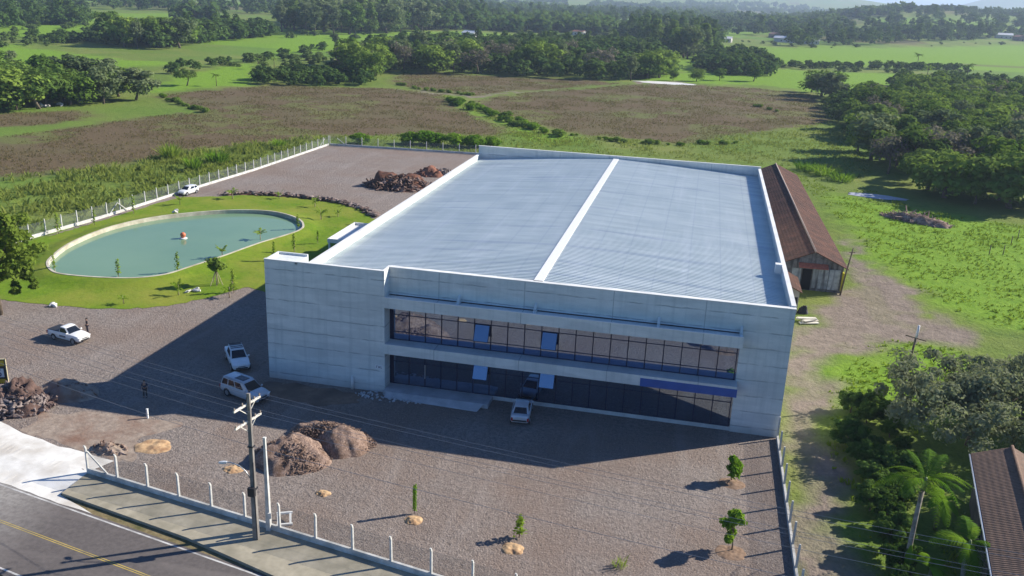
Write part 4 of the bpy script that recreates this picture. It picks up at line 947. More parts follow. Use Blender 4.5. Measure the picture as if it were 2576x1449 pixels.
down = (((-.24, -.01, 1.13), (-.25, .06, .89)), ((.24, -.01, 1.13), (.25, .06, .89)))
person("person in dark clothes standing on shaded gravel before the silver SUV", G(366, 1000), R(200), plain("navy_shirt", (0.025, 0.03, 0.06), 0.9), plain("dark_trousers", (0.02, 0.022, 0.03), 0.9), down)
person("person in a dark shirt standing beside the white pickup with the bed cover", G(221, 838), R(140), plain("black_shirt", (0.018, 0.016, 0.024), 0.9), plain("navy_trousers", (0.03, 0.03, 0.05), 0.9), (((-.26, .02, 1.14), (-.2, .22, 1.06)), ((.24, -.01, 1.13), (.25, .06, .89))))
person("person in an orange shirt standing at the near corner of the porch", (px0-0.55, py0+0.6), R(90), plain("orange_shirt", (0.55, 0.16, 0.05), 0.9), plain("brown_trousers", (0.10, 0.06, 0.045), 0.9), down)

# ------------------------------------------------------------------ heaps, rubble, sand rings, small things on the ground
def lump(pos, rx, ry, h, mat, name, parent=None, seed=0, rough=0.25, sub=4, power=1.0, rz=0.0):
    bm = bmesh.new(); bmesh.ops.create_grid(bm, x_segments=2**sub+8, y_segments=2**sub+8, size=1.0)
    for v in bm.verts:
        x, y = v.co.x, v.co.y
        r_ = max(abs(x), abs(y)); L = math.hypot(x, y)
        if L > 1e-6: x, y = x/L*r_, y/L*r_
        q = math.hypot(x, y); n1 = float(vnoise(x*rx+50, y*ry+50, max(rx, ry)*.42, seed))-.5; n2 = float(vnoise(x*rx+50, y*ry+50, max(rx, ry)*.13, seed+5))-.5
        e = max(0.0, 1-q**1.6)**power
        k = 1+0.25*n1
        v.co = Vector((x*rx*k, y*ry*k, h*e*(1+rough*2*n1)+h*rough*1.0*n2*min(1, e*3)-0.03*(q > .97)))
    for f in bm.faces: f.smooth = True
    bmesh.ops.recalc_face_normals(bm, faces=bm.faces)
    me = bpy.data.meshes.new(name); bm.to_mesh(me); bm.free(); me.materials.append(mat)
    o = link(name, me, parent, (pos[0], pos[1], pos[2] if len(pos) > 2 else 0)); o.rotation_euler = (0, 0, rz); return o
def shards(n, rx, ry, h, smin, smax, seed, long=1.0, rz=0.0):
    r = np.random.default_rng(seed); m = MB()
    for _ in range(n):
        a, q = r.random()*2*math.pi, math.sqrt(r.random()); x, y = math.cos(a)*q*rx, math.sin(a)*q*ry
        z = h*max(0, 1-q**1.6)*r.uniform(.75, 1.05); s = r.uniform(smin, smax); l = s*r.uniform(1, 1+2.5*long)
        M = Matrix.Translation((x, y, z+s*.15)) @ Matrix.Rotation(r.random()*6.28, 4, 'Z') @ Matrix.Rotation(r.normal(0, .55), 4, 'Y') @ Matrix.Rotation(r.normal(0, .5), 4, 'X')
        ring = []
        for e in (-1, -.35, .3, 1):
            k = (1-.5*abs(e))*r.uniform(.75, 1.2); ring.append([M @ Vector((e*l/2, math.cos(p)*s/2*k*r.uniform(.7, 1.2), math.sin(p)*s/2*k*r.uniform(.7, 1.2))) for p in np.linspace(0, 2*math.pi, 7)[:-1]])
        m.loft(ring)
    return m
def heap(name, label, cat, at, rx, ry, h, mat, smat, ns, smin, smax, seed, long=1.0, rough=0.25, rz=0.0):
    t = thing(name, label, cat, (at[0], at[1], 0.0), rz)
    lump((0, 0, 0), rx, ry, h, mat, "mound", t, seed, rough)
    if ns:
        o = shards(ns, rx*.98, ry*.98, h, smin, smax, seed, long).build("debris", smat, t); o['kind'] = 'stuff'
    return t
heap("wood_chip_heap", "nearer rounded heap of brown wood chips right behind the power pole", "heap", G(733, 1152), 3.4, 2.8, 1.65, HEAPM, HEAPM, 2600, .05, .13, 3, 1.0, .30)
t = thing("wood_chip_heap", "farther twin peaked heap of brown wood chips reaching into the shade", "heap", (*G(835, 1108), 0))
for dx, dy, rx, ry, h, sd in ((1.2, -.8, 2.4, 2.1, 1.75, 11), (-1.4, .6, 2.6, 1.8, 1.2, 12)): lump((dx, dy, 0), rx, ry, h, HEAPM, "mound", t, sd, .25)
o = shards(2600, 3.9, 2.3, 1.5, .05, .15, 4, 1.2).build("debris", HEAPM, t); o['kind'] = 'stuff'
heap("root_pile", "tangled pile of grubbed up roots and soil beside the yellow sign", "debris pile", G(40, 1020), 3.2, 2.6, 1.9, mottled("dark_root_soil", (0.06, 0.036, 0.03), (0.15, 0.095, 0.078), 1.4, .95, None, 1, .15), mottled("torn_roots", (0.045, 0.028, 0.026), (0.15, 0.10, 0.088), 1.1, .95, (0.32, 0.27, 0.25), .8), 760, .12, .44, 21, 1.2, .6)
heap("soil_heap", "low clod covered soil heap at the tip of the warehouse shadow", "heap", G(170, 990), 3.0, 1.9, 1.1, SOIL, ROOTM, 60, .1, .3, 22, .6, .35)
heap("debris_pile", "big dark pile of logs and red rubble on the yard behind the lawn", "debris pile", G(1005, 470), 7.4, 4.6, 2.2, REDSOIL, mottled("burnt_logs", (0.055, 0.032, 0.026), (0.15, 0.085, 0.062), 1.6, .95, (0.30, 0.22, 0.19), .6), 420, .2, .6, 31, 1.3, .7)
heap("debris_pile", "smaller reddish rubble pile against the far end of the big one", "debris pile", G(1085, 440), 3.6, 2.6, 1.5, mottled("red_earth", (0.18, 0.075, 0.045), (0.28, 0.13, 0.085), 1.5, .95), REDSOIL, 80, .2, .5, 32, 1.2, .4)
heap("debris_pile", "grey scrap pile at the end of the row by the warehouse parapet", "debris pile", G(1120, 440), 2.6, 2.2, 1.2, STONE, STONE, 70, .2, .5, 33, 1.2, .4)
heap("brush_pile", "pale heap of cut branches at the shaded forest edge", "brush pile", G(2302, 556), 6.2, 2.0, 1.2, ROOTM, mottled("dry_branches", (0.26, 0.17, 0.13), (0.46, 0.33, 0.27), 1.5, .95), 260, .10, .3, 34, 4.0, .4, R(-32))
heap("soil_heap", "small dark clod heap by the first posts of the road fence", "heap", G(275, 1132), 1.6, .9, .55, SOIL, ROOTM, 60, .1, .3, 24, .8, .4)
t = thing("rubble_berm", "ragged bank of dark stones and roots along the back of the lawn", "berm", (0, 0, 0))
bp_ = [G(u, v) for u, v in [(560, 490), (620, 488), (700, 492), (760, 497), (810, 503), (860, 511), (905, 524), (945, 545)]]
m = MB(); r_ = np.random.default_rng(8)
bm_pts = []
for i in range(len(bp_)-1):
    a, b_ = np.array(bp_[i]), np.array(bp_[i+1]); L = np.linalg.norm(b_-a)
    for _ in range(int(L*13)):
        q = r_.random(); p = a+(b_-a)*q+r_.normal(0, .42, 2); s = r_.uniform(.18, .62)
        M = Matrix.Translation((p[0], p[1], s*.25+r_.random()*.35)) @ Matrix.Rotation(r_.random()*6.28, 4, 'Z') @ Matrix.Rotation(r_.normal(0, .5), 4, 'X')
        m.loft([[M @ Vector((e*s*r_.uniform(.5, .95), math.cos(w)*s*.5*(1-.5*abs(e)), math.sin(w)*s*.42*(1-.5*abs(e)))) for w in np.linspace(0, 6.28, 7)[:-1]] for e in (-1, -.3, .3, 1)])
o = m.build("stones", mottled("berm_stone", (0.075, 0.05, 0.042), (0.20, 0.145, 0.125), 1.2, .95, (0.32, 0.26, 0.24), .7), t); o['kind'] = 'stuff'
m = MB()
for i in range(len(bp_)-1):
    a, b_ = bp_[i], bp_[i+1]; m.loft([[(a[0], a[1]-.9, -.05), (a[0]+.3, a[1], .42), (a[0], a[1]+.9, -.05)], [(b_[0], b_[1]-.9, -.05), (b_[0]+.3, b_[1], .42), (b_[0], b_[1]+.9, -.05)]])
m.build("bank", REDSOIL, t)
def sand_ring(u, v, r, label, seed):
    t = lump(G(u, v), r, r*.85, .16, SAND, "sand_patch", None, seed, .5, 4, .8); tag(t, label, "sand mound", "sand mounds left on the gravel")
sand_ring(385, 1124, 1.5, "widest orange sand mound on the gravel behind the road fence", 1)
sand_ring(588, 1181, 0.85, "small orange sand mound left of the power pole and lamp", 2)
sand_ring(812, 1241, 0.62, "smallest orange sand mound right of the bare concrete post", 3)
sand_ring(1040, 1309, 0.75, "orange sand mound in front of the slim green sapling", 4)
sand_ring(1290, 1381, 0.85, "orange sand mound below the thin wispy sapling", 5)
def stones(n, cx, cy, rx, ry, label, name, mat, smin, smax, seed):
    o = shards(n, rx, ry, 0.02, smin, smax, seed, .3).build(name, mat); o.location = (cx, cy, 0.02); return tag(o, label, "rubble", None, 'stuff')
stones(90, *G(980, 1000), 3.5, 1.0, "pale rubble scraps before the entrance step", "rubble_scraps", mottled("pale_scrap", (0.35, 0.35, 0.36), (0.5, 0.5, 0.5), 2), .08, .28, 74)
for (u, v, s, lab) in ((135, 769, .55, "pale stone on the lawn edge near the frame side trees"), (497, 731, .6, "pale stone on the lawn in front of the staked bushy tree"), (472, 735, .45, "small pale stone beside the bigger one near the staked tree"), (446, 541, .7, "white slab lying on the rim of the pond")):
    o = shards(3, s*.6, s*.4, .1, s*.5, s, int(u), .6).build("pale_stone", mottled("pale_rock", (0.5, 0.48, 0.46), (0.68, 0.66, 0.64), 2)); x, y = G(u, v, .1); o.location = (x, y, .12 if u != 446 else .66); tag(o, lab, "stone")
for (u, v, lab, s) in ((101, 269, "pale boulder at the shaded foot of the dense wood", 1.0), (122, 270, "second pale boulder touching the one by the wood", .8), (150, 266, "bluish pale boulder deeper in the wood edge shade", .9), (205, 259, "lone whitish boulder at the end of the shaded wood edge", .9)):
    o = shards(4, s*.8, s*.6, .5, s*.7, s*1.3, int(u), .3).build("boulder", mottled("pale_boulder", (0.42, 0.38, 0.37), (0.6, 0.55, 0.54), 1.5)); x, y = G(u, v); o.location = (x, y, .1); tag(o, lab, "boulder")
# white frame by the fence, planks by the corner
x, y = G(718, 1322); t = thing("broken_frame", "white concrete frame offcut lying against the road fence", "frame", (x, y, 0), R(25))
b = MB(); b.bar((-.5, 0, .08), (-.5, .9, .5), .14); b.bar((.35, 0, .08), (.35, .9, .5), .14); b.bar((-.6, .85, .5), (.5, .85, .5), .14); b.bar((-.6, .0, .1), (.5, .0, .1), .14); b.build("frame", WHITEC, t)
x, y = G(2022, 812); t = thing("plank_stack", "loose pile of pale boards on the dirt beside the warehouse corner", "planks", (x+.6, y, 0.02), R(20))
for k, (dx, dy, a, l) in enumerate(((0, 0, 0, 2.4), (.3, .5, .12, 2.2), (-.2, .9, -.3, 1.9), (.2, .3, .35, 2.0), (0, .7, -.1, 2.3))):
    M = Matrix.Translation((dx, dy, .05+.09*k)) @ Matrix.Rotation(a, 4, 'Z'); b = MB(); b.box(-l/2, l/2, -.28, .28, -.04, .04, M); b.build("plank", mottled("pale_board", (0.5, 0.46, 0.38), (0.66, 0.62, 0.54), 1.5, .85), t)
x, y = G(1997, 792); o = lump((x+1.2, y+1.2), .7, .5, 1.0, plain("dark_tarp", (0.02, 0.02, 0.025), .7), "tarp_bundle", None, 61, .3); tag(o, "dark tarpaulin bundle at the outbuilding wall", "tarpaulin")
x, y = G(372, 1052); o = MB().box(-.07, .07, -.07, .07, -.1, .85).box(-.09, .09, -.09, .09, .85, .9).build("marker_stake", WHITEC, bevel=.01); o.location = (x, y, 0); tag(o, "short white stake at the edge of the warehouse shadow", "stake")
# pond float
x, y = G(461, 600, .08); t = thing("pond_float", "orange and white aerator float in the middle of the green pond", "float", (x, y, .06))
b = MB(); b.tube([(0, 0, -.06), (0, 0, .10), (0, 0, .16)], [.55, .58, .45], 18); b.build("float_base", WHITEC, t, True)
b = MB(); b.tube([(0, 0, .16), (0, 0, .35), (0, 0, .62), (0, 0, .82), (0, 0, .95)], [.18, .34, .40, .33, .14], 16); b.build("motor_cover", plain("orange_plastic", (0.62, 0.16, 0.07), .45), t, True)
# yellow notice board
x, y = G(2, 985); t = thing("notice_board", "yellow framed notice board with a dark digit in a white box", "sign", (x, y, 0), R(22))
b = MB(); bw, z0, z1 = 2.5, .75, 3.15; xr_ = .72
b.box(xr_-bw, xr_, 0, .06, z0, z1); b.build("panel", plain("dark_olive_panel", (0.028, 0.024, 0.016), .5), t)
b = MB(); b.box(xr_-bw, xr_-.1, -.02, -.002, z1-.62, z1-.1); b.box(xr_-bw, xr_-.1, -.02, -.002, z0+.1, z0+.5); b.build("yellow_band", plain("sign_yellow", (0.50, 0.34, 0.02), .5), t)
b = MB(); b.box(xr_-1.35, xr_-.22, -.025, -.003, z0+.68, z0+1.52); wb = b.build("white_box", plain("sign_white", (0.62, 0.63, 0.66), .5), t)
b = MB(); b.box(xr_-.0, xr_+.06, -.03, .08, z0-.05, z1+.06); b.box(xr_-bw, xr_+.06, -.03, .08, z1+.001, z1+.06); b.build("frame", plain("cream_frame", (0.70, 0.60, 0.36), .5), t)
b = MB(); b.box(xr_-.25, xr_-.15, .07, .17, -.1, z1-.2); b.box(xr_-2.3, xr_-2.2, .07, .17, -.1, z1-.2); b.build("leg", BARK, t)
cu = bpy.data.curves.new("digit", 'FONT'); cu.body = "5"; cu.size = 1.0; cu.align_x = 'RIGHT'; cu.extrude = .004
o = bpy.data.objects.new("digit", cu); COL.objects.link(o); dg = bpy.context.evaluated_depsgraph_get(); dm = bpy.data.meshes.new_from_object(o.evaluated_get(dg)); bpy.data.objects.remove(o)
dm.materials.clear(); dm.materials.append(plain("sign_ink", (0.015, 0.03, 0.12), .5)); o = link("digit", dm, wb); o.location = (xr_-.36, -.03, z0+.76); o.rotation_euler = (R(90), 0, 0)
# ------------------------------------------------------------------ vegetation
def leaf_quads(P, N, size, asp, r):
    """one small leaf quad per point, facing roughly along N"""
    n = len(P); N = N/np.linalg.norm(N, axis=1)[:, None]
    ref = r.normal(size=(n, 3)); T = np.cross(N, ref); T /= np.linalg.norm(T, axis=1)[:, None]+1e-9; B = np.cross(N, T)
    s = (size*r.uniform(.6, 1.3, n))[:, None]; a, b_ = T*s*asp, B*s*.5
    V = np.stack([P-a, P-b_*1.0+a*.1, P+a, P+b_*1.0+a*.1], 1).reshape(-1, 3)
    return V, np.arange(n*4).reshape(n, 4)
def crown(seed, rx, rz, cz, ncl, nlf, lsize, crad, shape='round', asp=.75, flat=.8):
    r = np.random.default_rng(seed); Ps = []; Ns = []; cs = []
    for k in range(ncl):
        d = r.normal(size=3); d /= np.linalg.norm(d)
        q = r.random()**(.45); c = d*q
        if shape == 'round': c = np.array([c[0]*rx, c[1]*rx, c[2]*rz])
        elif shape == 'tall': c = np.array([c[0]*rx*(1-.45*max(0, c[2])), c[1]*rx*(1-.45*max(0, c[2])), c[2]*rz])
        elif shape == 'umbrella': c = np.array([c[0]*rx, c[1]*rx, abs(c[2])*rz*.7-.25*rz*(c[0]**2+c[1]**2)])
        elif shape == 'cone':
            h = r.random(); w = (1-h)*.95+.08; c = np.array([d[0]*rx*w, d[1]*rx*w, (h*2-1)*rz])
        cs.append(c)
        rc = crad*r.uniform(.65, 1.35); m = int(nlf*r.uniform(.7, 1.3))
        D = r.normal(size=(m, 3)); D[:, 2] += .55; D /= np.linalg.norm(D, axis=1)[:, None]
        S = r.uniform(.55, 1.08, m)[:, None]
        Ps.append(c+D*rc*S*np.array([1.12, 1.12, flat])); Ns.append(D+r.normal(size=(m, 3))*.42+np.array([0, 0, .3]))
    P = np.concatenate(Ps); P[:, 2] += cz
    V, Q = leaf_quads(P, np.concatenate(Ns), lsize, asp, r)
    return V, Q, np.array(cs)+np.array([0, 0, cz])
def trunk_mesh(name, seed, h, r0, cs, nl=5, lean=.3):
    r = np.random.default_rng(seed); m = MB(); top = np.array([r.normal()*lean, r.normal()*lean, h])
    m.tube([(0, 0, -.3), tuple(top*.5+r.normal(size=3)*np.array([.1, .1, 0])), tuple(top)], [r0*1.25, r0*.85, r0*.6], 7)
    for c in cs[r.choice(len(cs), min(nl, len(cs)), replace=False)]:
        mid = (top+c)/2+np.array([0, 0, .2]); m.tube([tuple(top*.9), tuple(mid), tuple(c)], [r0*.5, r0*.32, r0*.1], 5)
    return to_mesh(name, m.V, m.F, BARK, True)
PROTO = {}
def proto_tree(key, mat, seed, rx, rz, cz, ncl, nlf, ls, cr, shape, th_, r0):
    V, Q, cs = crown(seed, rx, rz, cz, ncl, nlf, ls, cr, shape)
    PROTO[key] = (to_mesh("crown", V, Q, mat), trunk_mesh("trunk", seed, th_, r0, cs), cz+rz+cr*.5)
proto_tree('round', L_MID, 1, 3.5, 2.8, 4.3, 27, 115, .38, 1.2, 'round', 2.4, .24)
proto_tree('dark', L_DARK, 2, 3.7, 3.0, 4.2, 30, 115, .38, 1.2, 'round', 2.2, .26)
proto_tree('wide', L_DARK, 3, 4.4, 2.6, 4.5, 28, 120, .38, 1.25, 'umbrella', 3.2, .28)
proto_tree('lumpy', L_MID, 4, 3.8, 2.6, 3.9, 24, 120, .40, 1.5, 'round', 2.0, .25)
proto_tree('tall', L_GREY, 5, 2.5, 5.2, 8.2, 40, 70, .42, 1.2, 'tall', 7.0, .24)
proto_tree('grey', L_GREY, 6, 3.5, 2.9, 4.3, 27, 110, .38, 1.15, 'round', 2.4, .22)
proto_tree('bare', leaf('leaves_bare', (0.11, 0.095, 0.075), (0.22, 0.19, 0.15), .3), 16, 3.2, 2.6, 4.4, 20, 60, .30, 1.1, 'round', 2.6, .2)
proto_tree('cone', L_DARK, 7, 2.2, 4.6, 6.4, 40, 65, .40, 1.0, 'cone', 6.0, .2)
proto_tree('bush', L_MID, 8, 1.5, .9, 1.15, 22, 80, .26, .7, 'round', .9, .07)
proto_tree('brightbush', L_BRIGHT, 9, 1.4, 1.0, 1.2, 22, 80, .26, .65, 'round', .9, .07)
KIND = {'round': ('broadleaf_tree', 'rounded mid green tree'), 'dark': ('broadleaf_tree', 'dense dark green tree'), 'wide': ('broadleaf_tree', 'broad flat topped dark tree'), 'lumpy': ('broadleaf_tree', 'lumpy green tree'),
        'tall': ('eucalyptus_tree', 'tall slim grey green tree'), 'grey': ('broadleaf_tree', 'pale grey green tree'), 'cone': ('conifer_tree', 'pointed dark conifer'), 'bare': ('broadleaf_tree', 'grey brown half bare tree'), 'bush': ('shrub', 'low rounded shrub'), 'brightbush': ('shrub', 'bright green bushy clump')}
# palm: slender trunk, arching fronds with paired leaflets
def frond_arrays(L, droop, seed, nleaf=22, lw=.05, ll=.55, up=.5):
    r = np.random.default_rng(seed); V = []; Fq = []; P = []
    for i in range(13):
        q = i/12; P.append(np.array([L*(q-.12*q*q*droop), 0, L*(up*q-droop*.75*q*q)]))
    for i in range(12):
        w = .035*(1-i/13); a, b_ = P[i], P[i+1]; k = len(V)
        V += [a+[0, -w, 0], a+[0, w, 0], b_+[0, w*.9, 0], b_+[0, -w*.9, 0]]; Fq.append((k, k+1, k+2, k+3))
    for i in range(nleaf):
        q = .12+.88*i/(nleaf-1); f = q*12; j = min(11, int(f)); p = P[j]+(P[j+1]-P[j])*(f-j); t = (P[j+1]-P[j]); t = t/np.linalg.norm(t)
        l = ll*math.sin(math.pi*min(1, .18+.80*q))**.6*r.uniform(.85, 1.1)
        for s in (-1, 1):
            d = t*.55+np.array([0, s*.95, -.25-.3*r.random()]); d /= np.linalg.norm(d); k = len(V); tip = p+d*l; mid = p+d*l*.5+np.array([0, 0, .04])
            V += [p-t*lw, p+t*lw, mid+t*lw*.9, tip, mid-t*lw*.9]; Fq.append((k, k+1, k+2, k+4)); Fq.append((k+4, k+2, k+3, k+3))
    return np.array(V), Fq
def tri_fix(Fq): return [f if len(set(f)) == 4 else tuple(dict.fromkeys(f)) for f in Fq]
def frond_mesh(name, mat, L, droop, seed, **kw):
    V, Fq = frond_arrays(L, droop, seed, **kw); return to_mesh(name, V.tolist(), tri_fix(Fq), mat)
def palm_crown(mat, L, n, seed, **kw):
    r = np.random.default_rng(seed); VV = []; FF = []
    for k in range(n):
        V, Fq = frond_arrays(L*r.uniform(.85, 1.1), r.uniform(.5, 1.3), seed*50+k, up=r.uniform(.15, 1.0), **kw); a = k*2.4+r.normal()*.15
        c, s = math.cos(a), math.sin(a); V = np.stack([V[:, 0]*c-V[:, 1]*s, V[:, 0]*s+V[:, 1]*c, V[:, 2]], 1); b_ = sum(len(v) for v in VV)
        VV.append(V); FF += [tuple(i+b_ for i in f) for f in tri_fix(Fq)]
    return to_mesh("crown", np.concatenate(VV).tolist(), FF, mat)
PALMC = palm_crown(L_MID, 3.0, 18, 3, nleaf=14, lw=.10, ll=.8)
pm_ = MB(); pm_.tube([(0, 0, -.3), (.05, .02, 3), (.12, 0, 6.2)], [.2, .15, .13], 8); PALMT = to_mesh("trunk", pm_.V, pm_.F, BARK, True)
def palm(x, y, h, label, group=None, rz=None):
    s = h/7.5; t = thing("palm_tree", label, "palm tree", (x, y, float(th(x, y))), random.random()*6.28 if rz is None else rz, group); t.scale = (s, s, s)
    c = link("crown", PALMC, t, (.12, 0, 6.1)); link("trunk", PALMT, t); return t
def plant(key, x, y, h, label, group=None, name=None, cat=None, z=None, wide=1.0, rz=None):
    cm, tm, H0 = PROTO[key]; s = h/H0
    t = thing(name or KIND[key][0], label, cat or ("shrub" if 'bush' in key else "tree"), (x, y, float(th(x, y)) if z is None else z), random.random()*6.28 if rz is None else rz, group)
    t.scale = (s*wide, s*wide, s); link("crown", cm, t); link("trunk", tm, t); return t

# woods: (region of the ground, spacing, height range, kinds, place words, group)
WOODS = [
 ([G(u, v) for u, v in [(2050, 238), (2085, 285), (2125, 330), (2150, 380), (2185, 425), (2225, 452), (2310, 482), (2450, 515), (2576, 535), (2800, 555)]]+[(190, 100), (240, 180), (260, 330), (205, 385), (126, 385), (121, 335), (150, 300), (110, 300)], 6.9, (6.0, 12.5), ('dark', 'dark', 'wide', 'lumpy', 'round', 'grey', 'lumpy', 'bare'), 'in the dark wood beyond the old shed', 'trees of the dark wood beyond the shed'),
 ([(124, 392), (185, 400), (300, 430), (300, 470), (200, 440), (126, 412)], 7, (8, 11), ('dark', 'wide', 'lumpy'), 'in the second row behind the dark wood', 'trees of the second row behind the wood'),
 ([GT(u, v) for u, v in [(940, 212), (1000, 182), (1120, 184), (1250, 190), (1420, 200), (1600, 206), (1690, 192), (1640, 128), (1400, 118), (1150, 118), (990, 125), (900, 150), (850, 195)]], 8.2, (9, 15), ('dark', 'round', 'lumpy', 'grey', 'wide', 'tall', 'bare'), 'in the middle wood behind the brown fields', 'trees of the middle wood'),
 ([GT(u, v) for u, v in [(640, 212), (760, 216), (925, 217), (940, 200), (850, 188), (700, 195), (640, 198)]], 5.5, (5, 8), ('dark', 'round', 'lumpy', 'grey'), 'in the low grove left of the middle wood', 'trees of the low grove'),
 ([G(u, v) for u, v in [(-300, 296), (0, 280), (130, 272), (240, 268), (345, 256), (352, 244), (240, 225), (100, 225), (-60, 215), (-300, 235)]], 6.4, (9, 13.5), ('dark', 'dark', 'wide', 'grey', 'lumpy'), 'in the dense clump beyond the brown field', 'trees of the dense clump'),
 ([GT(u, v) for u, v in [(265, 112), (330, 122), (440, 128), (500, 112), (680, 94), (660, 78), (500, 88), (380, 92), (270, 98)]], 9, (11, 17), ('dark', 'tall', 'round', 'grey', 'lumpy'), 'in the row between the far meadows', 'trees of the far meadow row'),
 ([GT(u, v) for u, v in [(85, 108), (160, 112), (232, 106), (225, 100), (90, 101)]], 7, (5, 8), ('lumpy', 'dark'), 'in the short hedge on the far meadow', 'trees of the far hedge'),
 ([GT(u, v) for u, v in [(700, 82), (800, 90), (1000, 84), (1180, 74), (1240, 60), (1180, 46), (960, 44), (720, 58)]], 13, (20, 27), ('tall', 'tall', 'dark', 'cone', 'grey'), 'in the tall plantation on the skyline', 'trees of the tall plantation'),
 ([GT(u, v) for u, v in [(1640, 128), (1700, 150), (1790, 150), (1800, 110), (1740, 70), (1620, 70), (1560, 90)]], 9.5, (14, 21), ('tall', 'round', 'grey', 'dark', 'cone'), 'in the tall stand right of the middle wood', 'trees of the tall stand'),
 ([GT(u, v) for u, v in [(1760, 178), (1860, 192), (1930, 192), (1940, 172), (1880, 150), (1780, 150)]], 7.5, (8, 14), ('round', 'lumpy', 'dark', 'wide'), 'in the grove at the edge of the pale pasture', 'trees of the pasture edge grove'),
 ([GT(u, v) for u, v in [(-150, 92), (0, 78), (90, 66), (215, 64), (215, 50), (60, 40), (-150, 50)]], 12, (10, 18), ('dark', 'round', 'tall', 'cone'), 'in the far grove at the corner of the meadows', 'trees of the far corner grove'),
 ([GT(u, v) for u, v in [(1935, 171), (2120, 174), (2300, 178), (2420, 178), (2420, 174), (2300, 173), (2120, 169), (1935, 166)]], 6.0, (4.5, 6.5), ('lumpy', 'dark', 'round'), 'in the long hedge across the bright pasture', 'trees of the pasture hedge'),
 ([GT(u, v) for u, v in [(1990, 118), (2150, 116), (2320, 108), (2480, 100), (2800, 104), (2800, 84), (2480, 82), (2200, 84), (1960, 88)]], 19, (12, 22), ('dark', 'tall', 'round', 'cone', 'grey', 'lumpy'), 'in the hazy wood behind the bright pasture', 'trees of the hazy pasture wood'),
 ([GT(u, v) for u, v in [(1080, 70), (1300, 62), (1560, 66), (1760, 84), (1990, 96), (1980, 72), (1700, 44), (1400, 32), (1100, 36)]], 30, (12, 22), ('dark', 'tall', 'round', 'grey', 'cone'), 'in the bluish far wood', 'trees of the bluish far wood'),
 ([GT(u, v) for u, v in [(1960, 85), (2200, 82), (2480, 80), (2900, 90), (2900, 54), (2560, 58), (2200, 57), (1960, 62)]], 44, (14, 24), ('dark', 'tall', 'round', 'grey', 'cone'), 'on the hazy slopes', 'trees of the hazy slopes'),
 ([GT(u, v) for u, v in [(-200, 36), (300, 12), (740, 30), (740, 42), (300, 24), (-200, 48)]], 20, (12, 22), ('dark', 'tall', 'round', 'cone'), 'in the wood along the upper edge', 'trees of the upper wood'),
 ([GT(u, v) for u, v in [(360, 190), (460, 186), (600, 160), (680, 152), (820, 128), (820, 118), (640, 146), (460, 170), (350, 178)]], 11, (3.5, 6.5), ('bush', 'round', 'grey', 'bush'), 'in the loose scrub strip across the left meadows', 'shrubs of the scrub strip'),
]
rw = np.random.default_rng(42)
def scatter(poly, d, r):
    P = np.array(poly); lo, hi = P.min(0), P.max(0); out = []
    n = int((hi-lo).prod()/(d*d)*2.4)+8
    C = lo+(hi-lo)*r.random((n, 2)); C = C[pip(C[:, 0], C[:, 1], poly)]
    cell = {}
    for x, y in C:
        k = (int(x//d), int(y//d)); ok = True
        for i in (-1, 0, 1):
            for j in (-1, 0, 1):
                for q in cell.get((k[0]+i, k[1]+j), ()):
                    if (q[0]-x)**2+(q[1]-y)**2 < d*d*.72: ok = False
        if ok: cell.setdefault(k, []).append((x, y)); out.append((x, y))
    return out
TREES = []
for poly, d, (h0, h1), kinds, place, grp in WOODS:
    for x, y in scatter(poly, d, rw):
        k = kinds[rw.integers(len(kinds))]; h = rw.uniform(h0, h1)*(1.12 if k in ('tall', 'cone') else 1)
        TREES.append((x, y, h, k, place, grp))
# treed crest of the hazy hills
for hx, hy, hh, ra, rl, a in HILLS[:3]:
    for _ in range(120):
        s, c_ = rw.normal(0, .38), rw.uniform(-1.15, 1.15)
        x, y = hx+math.cos(a)*s*rl*.55-math.sin(a)*c_*ra, hy+math.sin(a)*s*rl*.55+math.cos(a)*c_*ra
        TREES.append((x, y, rw.uniform(9, 15), ('dark', 'round', 'tall')[rw.integers(3)], 'on the hazy hill', 'trees of the hazy hill'))
def seen(x, y, h):
    v = np.array([x, y, float(th(x, y))+h*.6])-CP; w = v@AX[2]
    if w < 1: return 0, False
    u_, v_ = 1288+F*(v@AX[0])/w, 724.5-F*(v@AX[1])/w; m = h*F/w
    return m, (-m < u_ < 2576+m and -m < v_ < 1449+m)
TREES = [(seen(t[0], t[1], t[2]), t) for t in TREES]
TREES = [(m, t) for (m, vis), t in TREES if vis]
TREES.sort(key=lambda q: -q[0])
# keep the named trees under the limit: every wood nearer than the skyline first
NIND = 262
for m, (x, y, h, k, place, grp) in TREES[:NIND]:
    plant(k, x, y, h, "%s %s" % (KIND[k][1], place), grp, wide=rw.uniform(.85, 1.5))
# all the remaining far trees, which read as one mass
LOW = {}
for k, (shape, rx, rz, cz, n) in {'round': ('round', 3.6, 2.6, 5.4, 15), 'tall': ('tall', 2.6, 5.2, 8.0, 16), 'cone': ('cone', 2.2, 4.6, 6.2, 14)}.items():
    LOW[k] = [crown(200+i, rx, rz, cz, n, 26, .85, 1.5, shape, .8)[:2]+(cz+rz+.7,) for i in range(3)]
VV, QQ, base = [], [], 0
for m, (x, y, h, k, place, grp) in TREES[NIND:]:
    V, Q, H0 = LOW[k if k in LOW else 'round'][int(rw.integers(3))]; s = h/H0; a = rw.random()*6.28; c_, s_ = math.cos(a), math.sin(a)
    w = s*(1.2 if k not in ('tall', 'cone') else 1.0)
    VV.append(np.stack([(V[:, 0]*c_-V[:, 1]*s_)*w+x, (V[:, 0]*s_+V[:, 1]*c_)*w+y, V[:, 2]*s+float(th(x, y))-.35*h*(k not in ('tall', 'cone'))*.6], 1)); QQ.append(Q+base); base += len(V)
